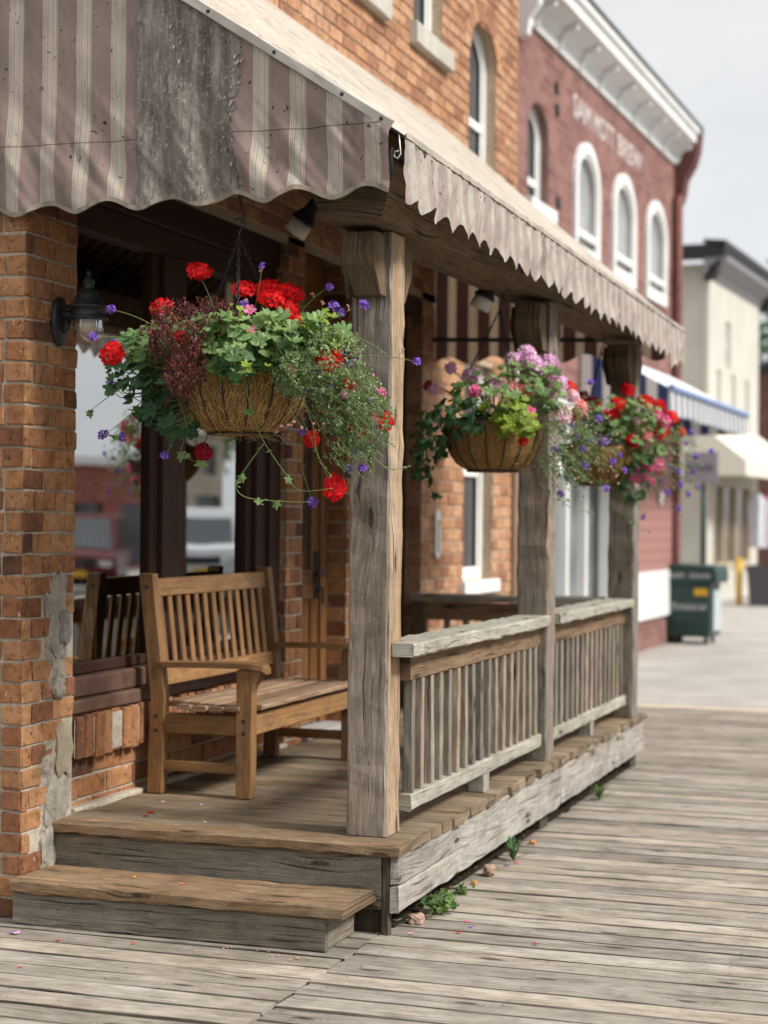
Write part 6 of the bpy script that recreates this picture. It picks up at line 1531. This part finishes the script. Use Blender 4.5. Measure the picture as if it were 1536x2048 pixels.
for i, (yy, c, lbl) in enumerate(((34.2, (.60, .61, .66), 'white shirt hanging outside the cream building'), (35.2, (.50, .05, .03), 'red jersey hanging outside the cream building'), (36.0, (.55, .32, .02), 'yellow jacket hanging outside the cream building'), (36.8, (.03, .07, .28), 'blue coat hanging outside the cream building'))):
    xx = CO.x+.067*(yy-33.4)+.82; t_ = thing('hanging_garment', (xx, yy, 2.1), lbl, 'garment', 'clothes hung outside the far shop')
    mb = MB()
    def gp(a, b, xx=xx, yy=yy, i=i):
        half = (.11+.10*smooth(0, .12, b))*(1-.12*smooth(.2, .6, b)); s = (a-.5)*2
        return (xx+half*s+.0, yy+.05*cos(a*6.28)+.02*sin(a*19+i), 2.08-.09*abs(s)*(1-b)-1.05*b)
    mb.grid(gp, 14, 12); mb.build('cloth', plain('garment_cloth_%s' % ('white', 'red', 'yellow', 'blue')[i], c, .9, .15, 10), t_)
    mb = MB(); mb.tube([(xx-.14, yy, 2.02), (xx, yy, 2.11), (xx+.14, yy, 2.02)], .008, 5); mb.tube([(xx, yy, 2.11), (xx, yy, 2.24)], .004, 5); mb.build('hanger', M['black_metal'], t_)

# trees
def tree(loc, h, cr, label, seed, mat='leaf_dark', n=1500, trunk=.18, ls=.22):
    r = random.Random(seed); c = V(loc); t_ = thing('broadleaf_tree', loc, label, 'tree', 'street trees')
    mb = MB(); top = c+V((0, 0, h*.62)); mb.tube([c, c+V((.05, 0, h*.25)), top], [trunk, trunk*.75, trunk*.4], 9)
    tips = []
    for k in range(11):
        a = k*2.4; e = c+V((cos(a)*cr*r.uniform(.4, .8), sin(a)*cr*r.uniform(.4, .8), h*r.uniform(.55, .92))); s_ = c+V((0, 0, h*r.uniform(.3, .55)))
        mb.tube(bez(s_, (s_+e)/2+V((0, 0, -.2)), e, 5), [trunk*.4, trunk*.34, trunk*.28, trunk*.2, trunk*.12, .02], 6); tips.append(e)
    mb.build('trunk', plain('brown_bark', (.09, .07, .05), .95, .3, 12, bump=.6), t_, True)
    mb = MB(); cl = [(e, cr*r.uniform(.30, .48)) for e in tips]+[(c+V((r.gauss(0, .35)*cr, r.gauss(0, .35)*cr, h*r.uniform(.55, .95))), cr*r.uniform(.3, .5)) for _ in range(12)]
    for k in range(n):
        e, rr_ = r.choice(cl); d = V((r.gauss(0, 1), r.gauss(0, 1), r.gauss(0, 1))).normalized()*rr_*r.random()**.4
        p = e+d; n1 = V((r.gauss(0, 1), r.gauss(0, 1), r.gauss(0, 1))).normalized(); a, b, _ = frame(n1); s_ = ls*r.uniform(.6, 1.3)
        mb.poly([p-a*s_*.5, p+b*s_*.3, p+a*s_*.5, p-b*s_*.3], min(1, max(0, r.gauss(.5, .25))))
    mb.build('crown', M[mat], t_)
tree((-4.6, 52, -.1), 9.2, 2.6, 'dark green tree behind the cream building', 3, n=2600, ls=.28)
rb_ = thing('far_brick_building', (-3.6, 46, 0), 'dull red brick building beyond the cream building', 'building')
mb = MB(); mb.prism([(-6, 0), (-3.55, 0), (-3.55, 5.2), (-6, 5.2)], (0, 44, 0), (1, 0, 0), (0, 0, 1), (0, 5, 0)); mb.build('wall', painted_brick('dull_red_brick', (.17, .085, .07), (.16, .11, .09)), rb_, fixn=True)
mb = MB(); mb.prism([(-6.05, 5.2), (-3.45, 5.2), (-3.45, 5.4), (-6.05, 5.4)], (0, 43.9, 0), (1, 0, 0), (0, 0, 1), (0, 5.2, 0)); mb.build('roof_edge', M['black_trim'], rb_, fixn=True)

# ================================================================ the other side of the street (seen mirrored in the shop window)
def vehicle(loc, heading, L, W, H, label, cat, col, roofx, seed, grp='parked vehicles across the street', dark=True):
    name = 'parked_car' if cat == 'car' else 'parked_van'
    t_ = thing(name, loc, label, cat, grp); c = V(loc); Q = Matrix.Rotation(heading, 3, 'Z'); ex, ey = Q @ V((1, 0, 0)), Q @ V((0, 1, 0))
    pm_ = plain(name+'_paint_%d' % seed, col, .25, .04, 3, spec=.6)
    z0 = .28; hb = H*.52
    low = [(-L/2, z0), (L/2, z0), (L/2+.05, z0+.3), (L/2-.02, hb-.06), (L/2-.15, hb), (-L/2+.1, hb), (-L/2, hb-.1)]
    mb = MB(); mb.prism(low, c-ey*(W/2), ex, (0, 0, 1), ey*W); mb.build('body', pm_, t_, bevel=.06, fixn=True)
    x0, x1, x2, x3 = roofx; cab = [(x0, hb-.02), (x1, H), (x2, H), (x3, hb-.02)]
    mb = MB(); mb.prism(cab, c-ey*(W/2-.09), ex, (0, 0, 1), ey*(W-.18)); mb.build('cabin', pm_, t_, bevel=.05, fixn=True)
    gl = M['pane_up']
    def panel(pts, nm): g = MB(); g.poly(pts); return g.build(nm, gl, t_)
    zt, zb = H-(.24 if cat == 'van' else .10), hb+.05
    fx = lambda z: x3+(x2-x3)*(z-hb)/(H-hb)+.012; rx = lambda z: x0+(x1-x0)*(z-hb)/(H-hb)-.012
    W2 = W/2-.2
    panel([c+ex*fx(zb)-ey*W2+UP_*zb, c+ex*fx(zb)+ey*W2+UP_*zb, c+ex*fx(zt)+ey*(W2-.05)+UP_*zt, c+ex*fx(zt)-ey*(W2-.05)+UP_*zt], 'windscreen')
    panel([c+ex*rx(zb)-ey*W2+UP_*zb, c+ex*rx(zb)+ey*W2+UP_*zb, c+ex*rx(zt)+ey*(W2-.05)+UP_*zt, c+ex*rx(zt)-ey*(W2-.05)+UP_*zt], 'rear_window')
    for s_ in (-1, 1):
        yy = ey*s_*(W/2-.078); panel([c+ex*(rx(zb)+.2)+yy+UP_*zb, c+ex*(fx(zb)-.2)+yy+UP_*zb, c+ex*(fx(zt)-.15)+yy+UP_*zt, c+ex*(rx(zt)+.15)+yy+UP_*zt], 'side_window')
    for sx in (-1, 1):
        for sy in (-1, 1):
            p = c+ex*(sx*L*.31)+ey*(sy*(W/2-.08))+UP_*.32; mb = MB(); mb.lathe([(.001, .1), (.2, .1), (.31, .09), (.33, .05), (.33, -.05), (.31, -.1), (.001, -.1)], 20, p, M=Q @ Matrix.Rotation(radians(90), 3, 'X')); wh = mb.build('wheel', M['black_metal'], t_)
            mb = MB(); mb.lathe([(.001, .115), (.18, .112), (.2, .1)], 14, p, M=Q @ Matrix.Rotation(radians(90*(-1 if sy > 0 else 1)*-1), 3, 'X') if False else Q @ Matrix.Rotation(radians(90 if sy < 0 else -90), 3, 'X')); mb.build('rim', M['steel'], wh)
    for sy in (-1, 1):
        mb = MB(); p = c+ex*(L/2+.03)+ey*(sy*(W/2-.28))+UP_*(z0+.36); mb.prism([(-.16, -.07), (.16, -.07), (.16, .07), (-.16, .07)], p, ey, (0, 0, 1), ex*.03); mb.build('headlight', plain('lamp_lens', (.6, .6, .58), .2), t_, fixn=True)
        mb = MB(); p = c+ex*(-L/2-.02)+ey*(sy*(W/2-.2))+UP_*(z0+.4); mb.prism([(-.1, -.12), (.1, -.12), (.1, .12), (-.1, .12)], p, ey, (0, 0, 1), ex*.03); mb.build('tail_light', plain('tail_lens', (.4, .02, .02), .3), t_, fixn=True)
    mb = MB(); p = c+ex*(L/2+.055)+UP_*(z0+.12); mb.prism([(-.26, -.06), (.26, -.06), (.26, .06), (-.26, .06)], p, ey, (0, 0, 1), ex*.02); mb.build('number_plate', M['yellow'], t_, fixn=True)
    mb = MB(); p = c+ex*(L/2+.045)+UP_*(z0+.36); mb.prism([(-.42, -.09), (.42, -.09), (.42, .09), (-.42, .09)], p, ey, (0, 0, 1), ex*.02); mb.build('grille', M['black_metal'], t_, fixn=True)
HD = radians(-114)
vehicle((10.35, 40.8, -.14), HD, 4.6, 2.0, 1.90, 'white van with a yellow plate, mirrored in the right shop pane', 'van', (.72, .73, .74), (-2.2, -2.0, 1.0, 1.55), 1)
vehicle((12.9, 36.8, -.14), HD, 4.4, 1.85, 1.70, 'dark red car, mirrored in the left shop pane', 'car', (.12, .008, .012), (-1.5, -1.1, .5, 1.1), 2)
def far_shop(origin, ang, W, D, H, wall_c, label, win, seed, name='street_building', sign=None):
    o = V(origin); Q = Matrix.Rotation(ang, 3, 'Z'); ex, ey = Q @ V((1, 0, 0)), Q @ V((0, 1, 0)); mpf = lambda u, z, d: tuple(o+ex*u+ey*(-d)+UP_*z)
    t_ = thing(name, origin, label, 'building', 'buildings across the street'); mb = MB(); wall(mb, mpf, -W/2, W/2, 0, H, win, .2)
    p = [o+ex*(-W/2), o+ex*(W/2), o+ex*(W/2)+ey*D, o+ex*(-W/2)+ey*D]
    for a, b in ((1, 2), (2, 3), (3, 0)): mb.quad(p[a], p[b], p[b]+UP_*H, p[a]+UP_*H)
    mb.quad(*[q+UP_*H for q in p]); mb.build('wall', painted_brick('street_brick_%d' % seed, wall_c, tuple(x*.8 for x in wall_c)), t_)
    for w_ in win:
        g = MB(); g.quad(mpf(w_[0], w_[2], -.18), mpf(w_[1], w_[2], -.18), mpf(w_[1], w_[3], -.18), mpf(w_[0], w_[3], -.18)); g.build('window', M['pane_up'], t_)
    mb = MB(); mb.prism([(-W/2-.15, H), (W/2+.15, H), (W/2+.15, H+.25), (-W/2-.15, H+.25)], o-ey*.2, ex, (0, 0, 1), ey*.3); mb.build('roof_edge', M['white_paint'], t_, fixn=True)
far_shop((18.2, 46.5, 0), radians(-62), 7.5, 6, 3.0, (.36, .14, .11), 'low pink red brick shop across the street, mirrored in the left pane', [(-3.2, -1.4, .1, 1.9, 0), (-.8, 1.2, .1, 1.9, 0), (1.8, 3.3, .1, 1.9, 0)], 1)
far_shop((17.4, 57.0, 0), radians(-66), 2.8, 3, 4.4, (.55, .50, .40), 'tall buff shop across the street, mirrored in the right pane', [(-1.2, -.2, .4, 2.3, 0), (.2, 1.2, .4, 2.3, 0), (-1.0, -.4, 3.0, 4.0, 0), (.4, 1.0, 3.0, 4.0, 0)], 2)
tree((20.3, 66, -.1), 8.0, 3.2, 'green tree across the street, mirrored in the right pane', 8, 'leaf', 1500, .2, .4)
